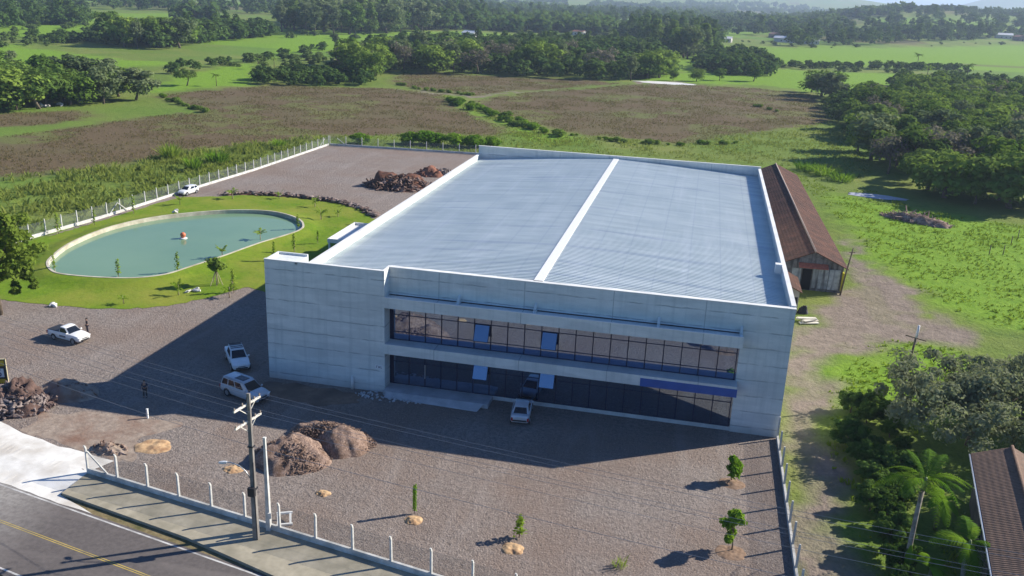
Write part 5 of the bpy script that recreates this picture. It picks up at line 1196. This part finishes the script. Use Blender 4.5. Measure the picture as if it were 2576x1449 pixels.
FARL = [crown(300+i, 7, 3.2, 4.5, 9, 14, 2.6, 3.0, 'round', .8)[:2] for i in range(3)]
rf_ = np.random.default_rng(9); nf = 0
for _ in range(60000):
    d_ = math.exp(rf_.uniform(math.log(900), math.log(4600))); u = rf_.uniform(-150, 2730); dr = ray(u, 700); a = math.atan2(dr[1], dr[0]); x, y = CP[0]+d_*math.cos(a), CP[1]+d_*math.sin(a)
    if vnoise(np.array([x/1.0]), np.array([y*.45]), 150, 31)[0] < .55-.05*(d_ > 1800): continue
    if u > 1560 and d_ < 1250: continue
    if u < 500 and d_ < 1000: continue
    V, Q = FARL[nf % 3]; s = rf_.uniform(.9, 1.6)*(1+d_/9000); VV.append(V*s+np.array([x, y, float(th(x, y))-1.0])); QQ.append(Q+base); base += len(V); nf += 1
    if nf > 3600: break
o = link("distant_woods", to_mesh("distant_woods", np.concatenate(VV), np.concatenate(QQ), leaf("leaves_far", (0.045, 0.098, 0.026), (0.14, 0.205, 0.05), .3, .018)))
tag(o, "hazy woods filling the plain towards the skyline", "woods", None, 'stuff')
# scrub dotted over the far plain as one mass
VV, QQ, base = [], [], 0
rs = np.random.default_rng(77)
for _ in range(1500):
    u, v = rs.uniform(-100, 2700), rs.uniform(28, 185)
    if v < 20+.045*(u-1288)+24: continue
    x, y = GT(u, v) if False else G(u, max(v, 62) if u < 1900 else max(v, 78))
    if y < 300 or y > 2600: continue
    if any(pip(np.array([x]), np.array([y]), p)[0] for p in BROWN[2:]+BRIGHT[2:4]): continue
    if vnoise(np.array([x]), np.array([y]), 120, 21)[0] < .5: continue
    V, Q, H0 = LOW['round'][int(rs.integers(3))]; s = rs.uniform(1.2, 6.5)/H0
    VV.append(np.stack([V[:, 0]*s*1.4+x, V[:, 1]*s*1.4+y, V[:, 2]*s+float(th(x, y))-2.5*s], 1)); QQ.append(Q+base); base += len(V)
o = link("scrub", to_mesh("scrub", np.concatenate(VV), np.concatenate(QQ), leaf("leaves_scrub", (0.05, 0.095, 0.025), (0.12, 0.175, 0.05), .3, .02)))
tag(o, "loose scrub dotted over the far meadows", "scrub", None, 'stuff')
# shrubs strung along the stream and the field ditches
def strung(path, n, h0, h1, keys, label, grp, spread, seed):
    r = np.random.default_rng(seed); P = np.array([GT(u, v) for u, v in path]); L = np.cumsum(np.r_[0, np.linalg.norm(np.diff(P, axis=0), axis=1)])
    for q in np.sort(r.uniform(0, L[-1], n)):
        x, y = np.interp(q, L, P[:, 0])+r.normal(0, spread), np.interp(q, L, P[:, 1])+r.normal(0, spread); plant(keys[r.integers(len(keys))], x, y, r.uniform(h0, h1), label, grp, name="shrub", wide=1.3)
strung([(1140, 252), (1200, 276), (1275, 302), (1350, 332), (1440, 346)], 44, .9, 2.3, ('brightbush', 'bush', 'brightbush'), "green shrub along the stream between the two brown fields", "shrubs along the stream", 1.6, 3)
strung([(985, 210), (1060, 226), (1130, 235), (1195, 241)], 24, .7, 1.3, ('bush',), "dark low shrub on the ditch bank under the farthest brown field", "shrubs on the far ditch bank", .8, 4)
strung([(1185, 262), (1240, 282), (1270, 296)], 14, .8, 1.4, ('bush',), "dark low shrub on the ditch bank beside the stream", "shrubs on the stream ditch bank", .8, 5)
strung([(405, 243), (450, 262), (512, 282)], 16, .8, 1.5, ('bush', 'brightbush'), "dark low shrub on the ditch cutting into the left brown field", "shrubs on the left field ditch", .9, 6)
strung([(1440, 340), (1560, 358), (1700, 366), (1850, 360)], 26, .6, 1.3, ('bush', 'brightbush'), "low shrub along the near border of the right brown field", "shrubs on the near field border", 1.0, 7)
strung([(1870, 272), (1910, 268), (1945, 280)], 8, .8, 1.3, ('bush',), "dark shrub in the small hollow inside the right brown field", "shrubs in the field hollow", .9, 8)
# single trees that stand alone
for u, v, h, k, lab in ((470, 216, 6.6, 'wide', "lone tree with a thin trunk on the pale meadow beyond the field"), (845, 124, 11, 'tall', "lone tall grey green tree at the left end of the middle wood"), (1693, 203, 5, 'round', "small round tree on the bright grass below the tall stand"),
                        (1752, 205, 6.5, 'lumpy', "middle tree of three on the bright grass below the tall stand"), (1810, 203, 6, 'round', "right hand tree of three on the bright grass with a long shadow"), (1895, 205, 9, 'dark', "tall dark tree at the corner of the bright grass"),
                        (2040, 232, 8, 'grey', "feathery grey tree at the tip of the dark wood"), (2120, 186, 5, 'grey', "small grey tree on the pale pasture"), (330, 118, 9, 'dark', "dark round tree before the far meadow row"), (105, 165, 5, 'dark', "dark small tree alone on the left meadow"), (30, 165, 6, 'grey', "grey tree at the left meadow border")):
    x, y = GT(u, v); plant(k, x, y, h, lab, None)
for u, v, h, lab in ((545, 217, 4.8, "short palm on the bright meadow beyond the brown field"), (2307, 168, 9.5, "tall palm standing alone on the bright far pasture"), (2330, 205, 9, "palm rising from the second row behind the dark wood"), (650, 175, 5.5, "small palm at the scrub strip on the meadow"), (2430, 205, 10, "palm head above the tree row before the pasture"), (690, 172, 5, "second small palm at the scrub strip")):
    x, y = GT(u, v); palm(x, y, h, lab)
# tree leaning into the frame at the side of the yard
V, Q, cs = crown(91, 4.6, 4.5, 8.0, 74, 120, .30, .85, 'round', .85, .8)
x, y = G(-24, 618, 8.0); t = thing("yard_tree", "olive green tree with drooping tufts at the edge of the yard by the sign", "tree", (x, y, 0), .4)
link("crown", to_mesh("crown", V, Q, leaf("leaves_olive", (0.05, 0.10, 0.014), (0.16, 0.225, 0.035), .4, .5)), t); link("trunk", trunk_mesh("trunk", 91, 5.5, .28, cs, 10), t)
V, Q, cs = crown(92, .8, 1.0, 0, 12, 60, .24, .4, 'tall', .85)
for (u, v, zc, s_) in ((40, 728, 3.4, .8), (86, 716, 3.9, .7), (70, 690, 5.0, .9)):
    gx_, gy_ = G(u, v, zc); c = link("hanging_tuft", to_mesh("tuft", V*s_, Q, MATS["leaves_olive"]), t)
    c.location = Matrix.Rotation(-.4, 3, 'Z') @ Vector((gx_-x, gy_-y, zc))
# bright clumps behind the far fence and reeds outside the left fence
for i, (u, v, h, lab) in enumerate(((905, 366, 3.0, "bright bush behind the second post of the far yard fence"), (1035, 366, 3.4, "bright clump at the left end of the leafy row behind the far fence"), (1070, 368, 3.9, "tallest bright clump in the leafy row behind the far fence"), (1100, 369, 3.4, "bright clump right of the tallest one behind the far fence"), (1142, 372, 3.6, "rounded bright bush behind the middle of the far fence"), (1192, 374, 3.4, "bright bush just left of the roof corner"), (1236, 372, 2.8, "bright bush peeping over the roof corner"))):
    x, y = G(u, v-4); plant('brightbush', x, y, h, lab, None, wide=1.25)
def reed_clump(u, v, h, label, seed, mat=L_YOUNG, n=130, spread=1.3):
    r = np.random.default_rng(seed); m = []; Fq = []
    for _ in range(n):
        a, q = r.random()*6.28, r.random()**.6*spread; x, y = math.cos(a)*q, math.sin(a)*q; d = np.array([x*.35+r.normal()*.25, y*.35+r.normal()*.25, 1.0]); d /= np.linalg.norm(d); l = h*r.uniform(.6, 1.1)
        s = np.array([-d[1], d[0], 0])+r.normal(size=3)*.2; s = s/np.linalg.norm(s)*.09*h/2.6; p = np.array([x, y, 0]); mid = p+d*l*.6; tip = p+d*l+np.array([x*.3, y*.3, -.12*l]); k = len(m)
        m += [p-s*.6, p+s*.6, mid+s, mid-s, tip]; Fq += [(k, k+1, k+2, k+3), (k+3, k+2, k+4)]
    x, y = G(u, v); o = link("reed_clump", to_mesh("reed_clump", m, Fq, mat), None, (x, y, float(th(x, y)))); return tag(o, label, "reeds")
reed_clump(428, 402, 4.2, "tall yellowish reed clump outside the long fence", 1); reed_clump(487, 428, 3.2, "dense green reed clump right by the long fence", 2, L_BRIGHT); reed_clump(548, 412, 3.4, "green reed clump farther along the long fence", 3, L_BRIGHT, 150, 1.7); reed_clump(700, 372, 2.6, "low reed clump near the corner of the long fence", 4, L_BRIGHT)
for i, (u, v, h, lab) in enumerate(((2030, 428, 2.6, "pale reed clump behind the far end of the shed"), (2075, 440, 2.8, "middle reed clump between the shed end and the dark wood"), (2120, 455, 2.4, "reed clump nearest the dark wood edge"))): reed_clump(u, v, h, lab, 40+i, L_BRIGHT, 170, 2.4)
# saplings on the lawn
def sapling_mesh(seed, kind):
    r = np.random.default_rng(seed); P, N = [], []
    if kind == 'palm':
        V, Fq = [], []
        for k in range(7):
            v, f = frond_arrays(1.0, r.uniform(.5, 1.2), seed+k, nleaf=8, lw=.06, ll=.34, up=r.uniform(.6, 1.6)); a = k*2.4+r.normal()*.3; c_, s_ = math.cos(a), math.sin(a)
            b_ = len(V); V += np.stack([v[:, 0]*c_-v[:, 1]*s_, v[:, 0]*s_+v[:, 1]*c_, v[:, 2]+.75], 1).tolist(); Fq += [tuple(i+b_ for i in q) for q in tri_fix(f)]
        return to_mesh("foliage", V, Fq, L_YOUNG)
    hs = np.linspace(.5, 2.0, 9)
    for h in hs:
        for _ in range(9):
            a = r.random()*6.28; q = r.uniform(.05, .38)*(1.3-h/2.4); P.append((math.cos(a)*q, math.sin(a)*q, h+r.normal()*.08)); N.append((math.cos(a)*.6, math.sin(a)*.6, .8))
    V, Q = leaf_quads(np.array(P), np.array(N)+r.normal(size=(len(P), 3))*.3, .17, .9, r)
    return to_mesh("foliage", V, Q, L_YOUNG)
SAP = {('palm', i): sapling_mesh(10+i, 'palm') for i in range(3)}; SAP.update({('leafy', i): sapling_mesh(30+i, 'leafy') for i in range(3)})
sm_ = MB(); sm_.tube([(0, 0, -.1), (.03, .01, 1.0), (0.02, 0.02, 1.95)], [.03, .024, .012], 6); SAPS = to_mesh("stem", sm_.V, sm_.F, BARK, True)
sm_ = MB(); sm_.tube([(0, 0, -.1), (.01, .01, .8)], [.05, .04], 6); SAPS2 = to_mesh("stem", sm_.V, sm_.F, BARK, True)
sm_ = MB(); sm_.bar((.12, .02, -.1), (.12, .02, 1.3), .035); SAPK = to_mesh("stake", sm_.V, sm_.F, mottled("stake_wood", (0.38, 0.31, 0.22), (0.5, 0.42, 0.3), 3))
for i, (u, v, k, s, lab) in enumerate((
    (137, 684, 'leafy', 1.0, "dark leafy sapling at the narrow near end of the pond"), (299, 697, 'leafy', 1.0, "leafy sapling on the near rim of the pond"), (448, 686, 'leafy', 1.15, "leafy sapling between the near rim and the pickup"), (448, 742, 'palm', 1.2, "pale young palm beside the white stones on the lawn"),
    (312, 764, 'palm', .9, "young palm on the lawn edge above the gravel"), (588, 735, 'leafy', 1.25, "thin sapling between the staked tree and the warehouse tower"), (560, 648, 'palm', 1.3, "yellowish young palm at the right rim of the pond"), (655, 603, 'palm', 1.35, "young palm on the rim opposite the orange float"),
    (808, 552, 'palm', 1.6, "tall young palm near the round far end of the pond"), (792, 520, 'palm', 1.2, "young palm before the stone bank on the back lawn"), (585, 500, 'palm', 1.5, "young palm at the stone bank above the float"), (702, 500, 'palm', 1.1, "low young palm at the middle of the stone bank"),
    (453, 515, 'palm', 1.2, "young palm beside the far rim near the white hatchback"), (337, 537, 'leafy', 1.2, "slim sapling between the pond and the long fence"), (147, 588, 'leafy', 1.35, "slim sapling in front of the long fence near its near end"), (740, 633, 'leafy', 1.1, "leafy sapling near the porch on the right lawn"),
    (750, 577, 'leafy', 1.0, "leafy sapling touching the round far end of the pond"), (800, 612, 'leafy', .8, "small sapling just left of the porch"), (238, 566, 'leafy', 1.0, "slim sapling midway along the long fence"), (577, 748, 'palm', 1.2, "pale young palm close to the tower shadow"), (850, 545, 'palm', 1.0, "young palm at the end of the stone bank"), (690, 655, 'leafy', 1.1, "sapling on the lawn left of the tower top"), (1165, 0, '', 0, ""))):
    if not k: continue
    x, y = G(u, v, .05); t = thing("sapling", lab, "sapling", (x, y, .03), random.random()*6.28); q_ = 1.05 if k == 'leafy' else .78; t.scale = (s*q_, s*q_, s*q_*1.1)
    link("foliage", SAP[(k, i % 3)], t); link("stem", SAPS if k == 'leafy' else SAPS2, t); link("stake", SAPK, t)
# bushy staked tree on the lawn
x, y = G(546, 717); t = thing("staked_tree", "bushy round topped young tree on props on the lawn", "tree", (x, y, .03), 0)
V, Q, cs = crown(61, 1.0, .75, 2.7, 22, 90, .20, .42, 'round', .85); link("crown", to_mesh("crown", V, Q, L_MID), t); link("trunk", trunk_mesh("trunk", 61, 2.0, .08, cs, 5, .05), t)
for a, r_ in ((.2, .75), (1.7, .6), (2.6, 1.0), (4.1, .9), (5.2, .6)):
    m = MB(); m.bar((math.cos(a)*r_, math.sin(a)*r_, -.05), (math.cos(a)*.12, math.sin(a)*.12, 1.75), .06); m.build("prop", mottled("stake_wood", (0.38, 0.31, 0.22), (0.5, 0.42, 0.3), 3), t)
# front yard plants
def yard_shrub(u, v, h, seed, label, ring):
    x, y = G(u, v); t = thing("yard_shrub", label, "young tree", (x, y, 0), seed); r = np.random.default_rng(seed)
    V, Q, cs = crown(seed, .62*h/2.6, h*.36, h*.60, 15, 42, .25, .30, 'tall', .95); link("crown", to_mesh("crown", V, Q, L_BRIGHT), t); link("trunk", trunk_mesh("trunk", seed, h*.45, .05, cs, 6, .05), t)
    if ring:
        o = lump((x-.1, y-.3, 0), 1.15, .95, .10, mottled("dry_mulch", (0.16, 0.10, 0.065), (0.28, 0.19, 0.13), 4, .95), "mulch_ring", None, seed, .6); tag(o, "ring of dry brown mulch under the %s" % ring, "mulch")
yard_shrub(1841, 1385, 3.4, 5, "taller bright green young tree on gravel near the lane fence", "taller young tree by the lane fence")
yard_shrub(1843, 1212, 2.4, 6, "smaller bright forked young tree nearer the warehouse shadow", "smaller forked young tree")
x, y = G(1043, 1292); t = thing("sapling", "slim bright green sapling behind an orange sand mound", "sapling", (x, y, 0)); t.scale = (.85, .85, 1.2)
link("foliage", to_mesh("foliage", *leaf_quads(np.array([(math.cos(k*2.4)*.14, math.sin(k*2.4)*.14, .25+k*.022) for k in range(80)]), np.array([(math.cos(k*2.4), math.sin(k*2.4), .6) for k in range(80)]), .16, .9, np.random.default_rng(2)), L_BRIGHT), t); link("stem", SAPS, t)
x, y = G(1306, 1352); t = thing("sapling", "thin wispy sapling with few leaves above the last orange mound", "sapling", (x, y, 0)); link("foliage", SAP[('leafy', 1)], t); link("stem", SAPS, t); t.scale = (1.3, 1.3, .85)
reed_clump(1558, 1424, .9, "low leafy yellow green plant at the bottom of the gravel yard", 55, L_YOUNG, 40, .45)

# thicket, palms and banana plants by the tiled house
NEARW = [([(54.2, 9.6), (58.2, 11.0), (59.4, 4), (58.6, -3), (57.0, -9), (54.6, -9), (53.9, -2)], 1.9, (2.0, 3.4)), ([(54.2, -9), (55.2, -9), (55.4, -20), (54.4, -20)], 1.7, (2.6, 3.6))]
bx0, by0 = G(2462, 1000, 4.6)
for bi, (dx, dy, s_, hz_) in enumerate(((0, 0, 1.0, 4.4), (9.5, 5.5, .8, 4.0))):
    V, Q, cs = crown(171+bi, 8.6*s_, 2.5, hz_, 150, 150, .20, .95, 'round', 1.0, .8)
    t = thing("spreading_tree", ("broad soft grey green tree between the dirt track and the tiled house", "second grey green tree behind the broad one at the frame side")[bi], "tree", (bx0+dx, by0+dy, -.05), 0)
    link("crown", to_mesh("crown", V, Q, leaf("leaves_soft_grey", (0.075, 0.105, 0.055), (0.24, 0.26, 0.16), .4, .55)), t); link("trunk", trunk_mesh("trunk", 171+bi, 2.6, .3, cs, 22), t)
V, Q, cs = crown(71, 2.0, 1.7, 2.6, 60, 95, .19, .42, 'round', 1.0, .9); NB = [(to_mesh("crown", V, Q, leaf("thicket_grey", (0.065, 0.095, 0.048), (0.21, 0.235, 0.14), .35, .9)), trunk_mesh("trunk", 71, 1.9, .1, cs, 12))]
V, Q, cs = crown(72, 2.0, 1.6, 2.4, 60, 95, .20, .42, 'round', 1.0, .9); NB.append((to_mesh("crown", V, Q, leaf("thicket_dark", (0.035, 0.085, 0.018), (0.11, 0.185, 0.042), .35, .9)), trunk_mesh("trunk", 72, 1.7, .1, cs, 8)))
for poly, d, (h0, h1) in NEARW:
    for i, (x, y) in enumerate(scatter(poly, d, np.random.default_rng(5))):
        k = 1; s = rng.uniform(h0, h1)/5.0
        t = thing("thicket_shrub", "dark green shrub of the thicket between the lane and the broad grey green tree", "shrub", (x, y, -.05), rng.random()*6.28, "shrubs of the thicket by the track"); q_ = rng.uniform(.8, 1.35); t.scale = (s*q_, s*q_*rng.uniform(.8, 1.2), s*rng.uniform(.85, 1.15))
        link("crown", NB[k][0], t); link("trunk", NB[k][1], t)
def hero_palm(x, y, h, L, n, seed, label, lean):
    t = thing("palm_tree", label, "palm tree", (x, y, -.05), 0); r = np.random.default_rng(seed)
    m = MB(); top = Vector((lean[0], lean[1], h)); m.tube([(0, 0, -.2), tuple(top*.35+Vector((.1, 0, 0))), tuple(top*.75), tuple(top)], [.22, .17, .15, .13], 10); m.build("trunk", mottled("palm_trunk", (0.20, 0.18, 0.15), (0.34, 0.31, 0.27), 2.5, .9, (0.13, 0.11, 0.09), 1.2), t, True)
    m = MB(); m.tube([tuple(top), tuple(top+Vector((.05, 0, .5))), tuple(top+Vector((.06, 0, 1.0)))], [.14, .16, .06], 10); m.build("crown_shaft", plain("crownshaft", (0.17, 0.22, 0.08), .5), t, True)
    fm = [frond_mesh("frond", L_BRIGHT if q else leaf("palm_leaf_dark", (0.05, 0.12, 0.016), (0.12, 0.22, 0.035), .35, 1.0), L*(.9+.1*q), .75+.28*q, seed+q, nleaf=24, lw=.038, ll=.8, up=.75-.2*q) for q in range(3)]
    for k in range(n):
        f = link("frond", fm[k % 3], t, top+Vector((0, 0, .75))); f.rotation_euler = (r.normal()*.25, r.uniform(-.75, .45), k*2.4+r.normal()*.2); s = r.uniform(.8, 1.1); f.scale = (s, s, s)
    m = MB()
    for k in range(5):
        a = r.random()*6.28; m.tube([tuple(top+Vector((0, 0, .1))), tuple(top+Vector((math.cos(a)*.35, math.sin(a)*.35, .05))), tuple(top+Vector((math.cos(a)*.55, math.sin(a)*.55, -.6)))], [.03, .025, .012], 5)
    m.build("dead_stalk", BARK, t)
    return t
hx_, hy_ = G(2262, 1462)
hero_palm(hx_, hy_, 6.2, 3.4, 15, 7, "palm with long arching fronds beside the eave of the tiled house", (.75, 1.6))
hx_, hy_ = G(2432, 1392, 2.9)
hero_palm(hx_, hy_, 2.8, 2.6, 12, 19, "shorter palm with pale stems in front of the tiled house", (.1, .3))
def banana(x, y, h, seed, label):
    t = thing("banana_plant", label, "banana plant", (x, y, -.05), seed); r = np.random.default_rng(seed)
    m = MB(); m.tube([(0, 0, -.1), (.05, .03, h*.5), (.08, .05, h)], [.16, .13, .08], 9); m.build("stem", mottled("banana_stem", (0.16, 0.17, 0.07), (0.26, 0.25, 0.12), 2), t, True)
    for k in range(7):
        L = r.uniform(1.5, 2.3); a = k*2.4+r.normal()*.2; up = r.uniform(.3, 1.0); V, Fq = [], []
        for i in range(9):
            q = i/8; p = np.array([L*q*.9, 0, L*(up*q-.85*q*q)]); w = .34*math.sin(math.pi*min(1, .08+q*.9))**.6
            V += [p+[0, -w, -.10*w*4*(q > 0)], p, p+[0, w, -.10*w*4*(q > 0)]]
            if i: b_ = (i-1)*3; Fq += [(b_, b_+1, b_+4, b_+3), (b_+1, b_+2, b_+5, b_+4)]
        o = link("leaf", to_mesh("leaf", V, Fq, L_BRIGHT, True), t, (.08, .05, h)); o.rotation_euler = (0, 0, a)
    return t
bx_, by_ = G(2352, 1330); banana(bx_, by_, 2.6, 3, "banana plant with broad drooping leaves right of the tall palm")
bx_, by_ = G(2330, 1475); banana(bx_, by_, 1.6, 6, "low banana plant at the foot of the two palms")
x, y = G(2278, 1458); o = lump((x, y), .45, .4, 2.6, L_BRIGHT, "clipped_shrub", None, 3, .2, 4, .35); tag(o, "narrow bright green upright shrub at the palm trunk", "shrub")

# grass, crop stems and rough growth: one mass each
def blades(name, polys, dens, hgt, wid, mat, label, cat, seed, keep=None, clump=None):
    r = np.random.default_rng(seed); VV = []; QQ = []; base = 0
    for poly in polys:
        P = np.array(poly); lo, hi = P.min(0), P.max(0); n = int((hi-lo).prod()*dens); C = lo+(hi-lo)*r.random((n, 2)); C = C[pip(C[:, 0], C[:, 1], poly)]
        if keep is not None: C = C[keep(C[:, 0], C[:, 1])]
        if clump: C = C[vnoise(C[:, 0], C[:, 1], clump, seed) > r.random(len(C))*.75+.12]
        n = len(C)
        if not n: continue
        z = th(C[:, 0], C[:, 1]); hs = hgt*r.uniform(.5, 1.35, n)*(0.7+.6*vnoise(C[:, 0], C[:, 1], 6, seed+1))
        for b_ in range(3):
            a = r.random(n)*6.28; ln = r.uniform(.25, .8, n); d = np.stack([np.cos(a)*ln*hs, np.sin(a)*ln*hs, hs], 1); sd = np.stack([-np.sin(a), np.cos(a), np.zeros(n)], 1)*(wid*r.uniform(.6, 1.3, n))[:, None]
            p0 = np.stack([C[:, 0]+r.normal(0, .1, n), C[:, 1]+r.normal(0, .1, n), z], 1)
            V = np.stack([p0-sd*.7, p0+sd*.7, p0+d*.6+sd, p0+d*np.array([1.25, 1.25, .95])], 1).reshape(-1, 3); VV.append(V); QQ.append(np.arange(n*4).reshape(n, 4)+base); base += n*4
    o = link(name, to_mesh(name, np.concatenate(VV), np.concatenate(QQ), mat)); return tag(o, label, cat, None, 'stuff')
outside = lambda x, y: x < np.interp(y, [31, 49, 68, 92, 127], [-55.3, -53, -51.9, -50, -49])
nb = lambda x, y: ~np.logical_or.reduce([pip(x, y, p) for p in BROWN])
nodirt = lambda x, y: ~np.logical_or.reduce([pip(x, y, p) for p in DIRT])
blades("rough_grass", [GP([(-200, 480), (0, 450), (240, 425), (367, 402), (550, 370), (700, 358), (830, 340), (825, 350), (640, 424), (450, 480), (270, 540), (60, 592), (-250, 690)])], 2.0, 1.05, .17, G_ROUGH, "rough weedy growth between the brown crop and the long fence", "rough grass", 1, outside, 5)
blades("rough_grass", [GP([(830, 340), (1242, 338), (1290, 330), (1445, 335), (1580, 347), (1717, 364), (1830, 342), (1960, 325), (2110, 300), (2200, 440), (2080, 470), (2000, 420), (1900, 412), (1500, 385), (1250, 366), (1200, 385), (830, 362)]), BRIGHT[1]], 1.6, .5, .10, G_ROUGH, "rough growth between the far yard fence and the brown fields", "rough grass", 2, lambda x, y: (y > 131.3) & nb(x, y), 5)
blades("meadow_grass", [GP([(1960, 415), (2080, 470), (2205, 480), (2300, 525), (2576, 570), (2900, 600), (2900, 880), (2500, 815), (2400, 785), (2270, 700), (2170, 610), (2090, 530)]), BRIGHT[5]], 2.8, .30, .10, G_MEADOW, "patchy bright meadow grass beside the dirt track", "grass", 3, lambda x, y: nodirt(x, y) & (((x-71.5)/7)**2+((y-118)/4)**2 > 1), 3)
blades("dry_crop", BROWN, 2.0, .36, .07, G_CROP, "dry brownish crop stems standing on the fields", "crop", 4, lambda x, y: ~((y < 131.2) & (x > -49.5)), 6)
blades("lane_weeds", [[(49, -28), (52, 6), (54, 14), (58, 16), (62, 22), (60, -2), (58.6, -26)]], 2.6, .32, .10, G_MEADOW, "weeds along the shaded lane", "weeds", 5, lambda x, y: nodirt(x, y) | (vnoise(x, y, 2, 3) > .86), 2)
blades("lawn_tufts", [lawn_pts], .9, .10, .05, G_MEADOW, "short tufts in the mown lawn round the pond", "grass", 6, lambda x, y: ~pip(x, y, [tuple(p) for p in offs(pin, 1.0)]), 3)
for u, v, rx, ry, lab in ((2205, 494, 5.5, 2.2, "puddle"),):
    x, y = G(u, v); o = sheet("puddle", [(x+math.cos(k*.314)*rx*(1+.15*math.sin(k*1.7))+math.sin(k*.314)*.9, y+math.sin(k*.314)*ry-math.cos(k*.314)*1.2) for k in range(20)], float(th(x, y))+.05, mottled('pale_puddle', (0.40, 0.41, 0.47), (0.52, 0.53, 0.60), .3, .25))  # pale lavender tone is set directly in the surface colour
x, y = GT(1672, 209); sheet("puddle", [(x+math.cos(k*.314)*13*(1+.2*math.sin(k*2.1)), y+math.sin(k*.314)*6.5) for k in range(20)], float(th(x, y))+.09, mottled("pale_wet_sand", (0.62, 0.60, 0.57), (0.76, 0.74, 0.72), .4, .5))
# field boundary posts on the meadow
for k, (u, v) in enumerate(((2488, 640), (2523, 640), (2543, 615), (2560, 600))):
    x, y = G(u, v); o = MB().tube([(0, 0, -.2), (.03, 0, 1.5)], .07, 6).build("timber_post", BARK, None, True); o.location = (x, y, 0); tag(o, "old timber post on the meadow slope before the dark wood", "post", "timber posts on the meadow")
# far farm buildings
def barn(u, v, w, L, h, rz, wallc, roofc, label, name="barn"):
    x, y = GT(u, v); t, rf = gable_house(name, label, "building", (x, y, float(th(x, y))), rz, w, L, h, h+w*.22, .5, mottled("far_wall_"+wallc, *{'w': ((0.5, 0.48, 0.44), (0.62, 0.6, 0.56)), 'b': ((0.25, 0.18, 0.14), (0.33, 0.24, 0.2))}[wallc], .3), {'w': plain("far_white_roof", (0.72, 0.72, 0.72), .5), 'r': mottled("far_red_roof", (0.25, 0.12, 0.08), (0.36, 0.19, 0.13), .6), 'g': plain("far_grey_roof", (0.40, 0.41, 0.43), .5)}[roofc])
    b = MB()
    for k in range(3): b.box(-w/2-.03, -w/2+.02, 2+k*L/4, 3.2+k*L/4, 1, 2.2)
    b.build("window", plain("dark_opening", (0.01,)*3), t); b = MB(); b.box(-.8, .8, -.04, .02, 0, 2.2); b.build("door", plain("dark_opening", (0.01,)*3), t)
for a in ((2000, 108, 9, 20, 4, R(75), 'w', 'w', "long white roofed barn beside the bright pasture"), (1840, 107, 8, 18, 3.5, R(80), 'w', 'w', "white roofed barn by the tall stand of trees"), (1955, 96, 9, 14, 4, R(20), 'b', 'r', "red roofed farmhouse between the two white barns"), (2545, 98, 10, 20, 4.5, R(85), 'w', 'w', "white roofed barn at the far edge of the bright pasture"), (2572, 104, 10, 16, 5, R(10), 'b', 'r', "brown roofed house next to the far pasture barn"),
          (2060, 112, 8, 14, 3.5, R(85), 'w', 'g', "grey roofed farm shed under the hazy trees"), (1565, 28, 12, 26, 5, R(80), 'w', 'w', "tiny white house row far across the plain"), (1630, 40, 12, 24, 5, R(70), 'w', 'g', "grey roofed house far across the plain"), (1700, 34, 11, 20, 5, R(90), 'w', 'r', "red roofed house far across the plain"), (1770, 26, 14, 30, 5, R(80), 'w', 'w', "long pale hall far across the plain"), (1200, 95, 8, 14, 3.5, R(60), 'w', 'w', "white house between the plantation and the middle wood"), (1470, 90, 7, 11, 3.5, R(70), 'w', 'r', "red roofed cottage behind the middle wood"), (1845, 20, 14, 40, 6, R(85), 'w', 'w', "white hall under the hazy ridge"), (2150, 98, 9, 18, 4, R(70), 'b', 'r', "farmhouse half hidden in the hazy pasture wood")):
    barn(*a)

# ------------------------------------------------------------------ haze
hz = MB(); hz.box(-16000, 16000, -500, 16000, -3.0, 235.0)
hm = bpy.data.materials.new("haze"); hm.use_nodes = True; hn_ = hm.node_tree; hn_.nodes.clear()
out = hn_.nodes.new("ShaderNodeOutputMaterial"); pv = hn_.nodes.new("ShaderNodeVolumePrincipled")
pv.inputs["Color"].default_value = (0.62, 0.77, 1.0, 1); pv.inputs["Density"].default_value = 0.00014; pv.inputs["Anisotropy"].default_value = 0.2
hn_.links.new(pv.outputs[0], out.inputs["Volume"])
ho = hz.build("haze", hm); ho['kind'] = 'stuff'; ho['label'] = "thin bluish haze over the plain"
print("objects", len(sc.objects), "trees", len(TREES))
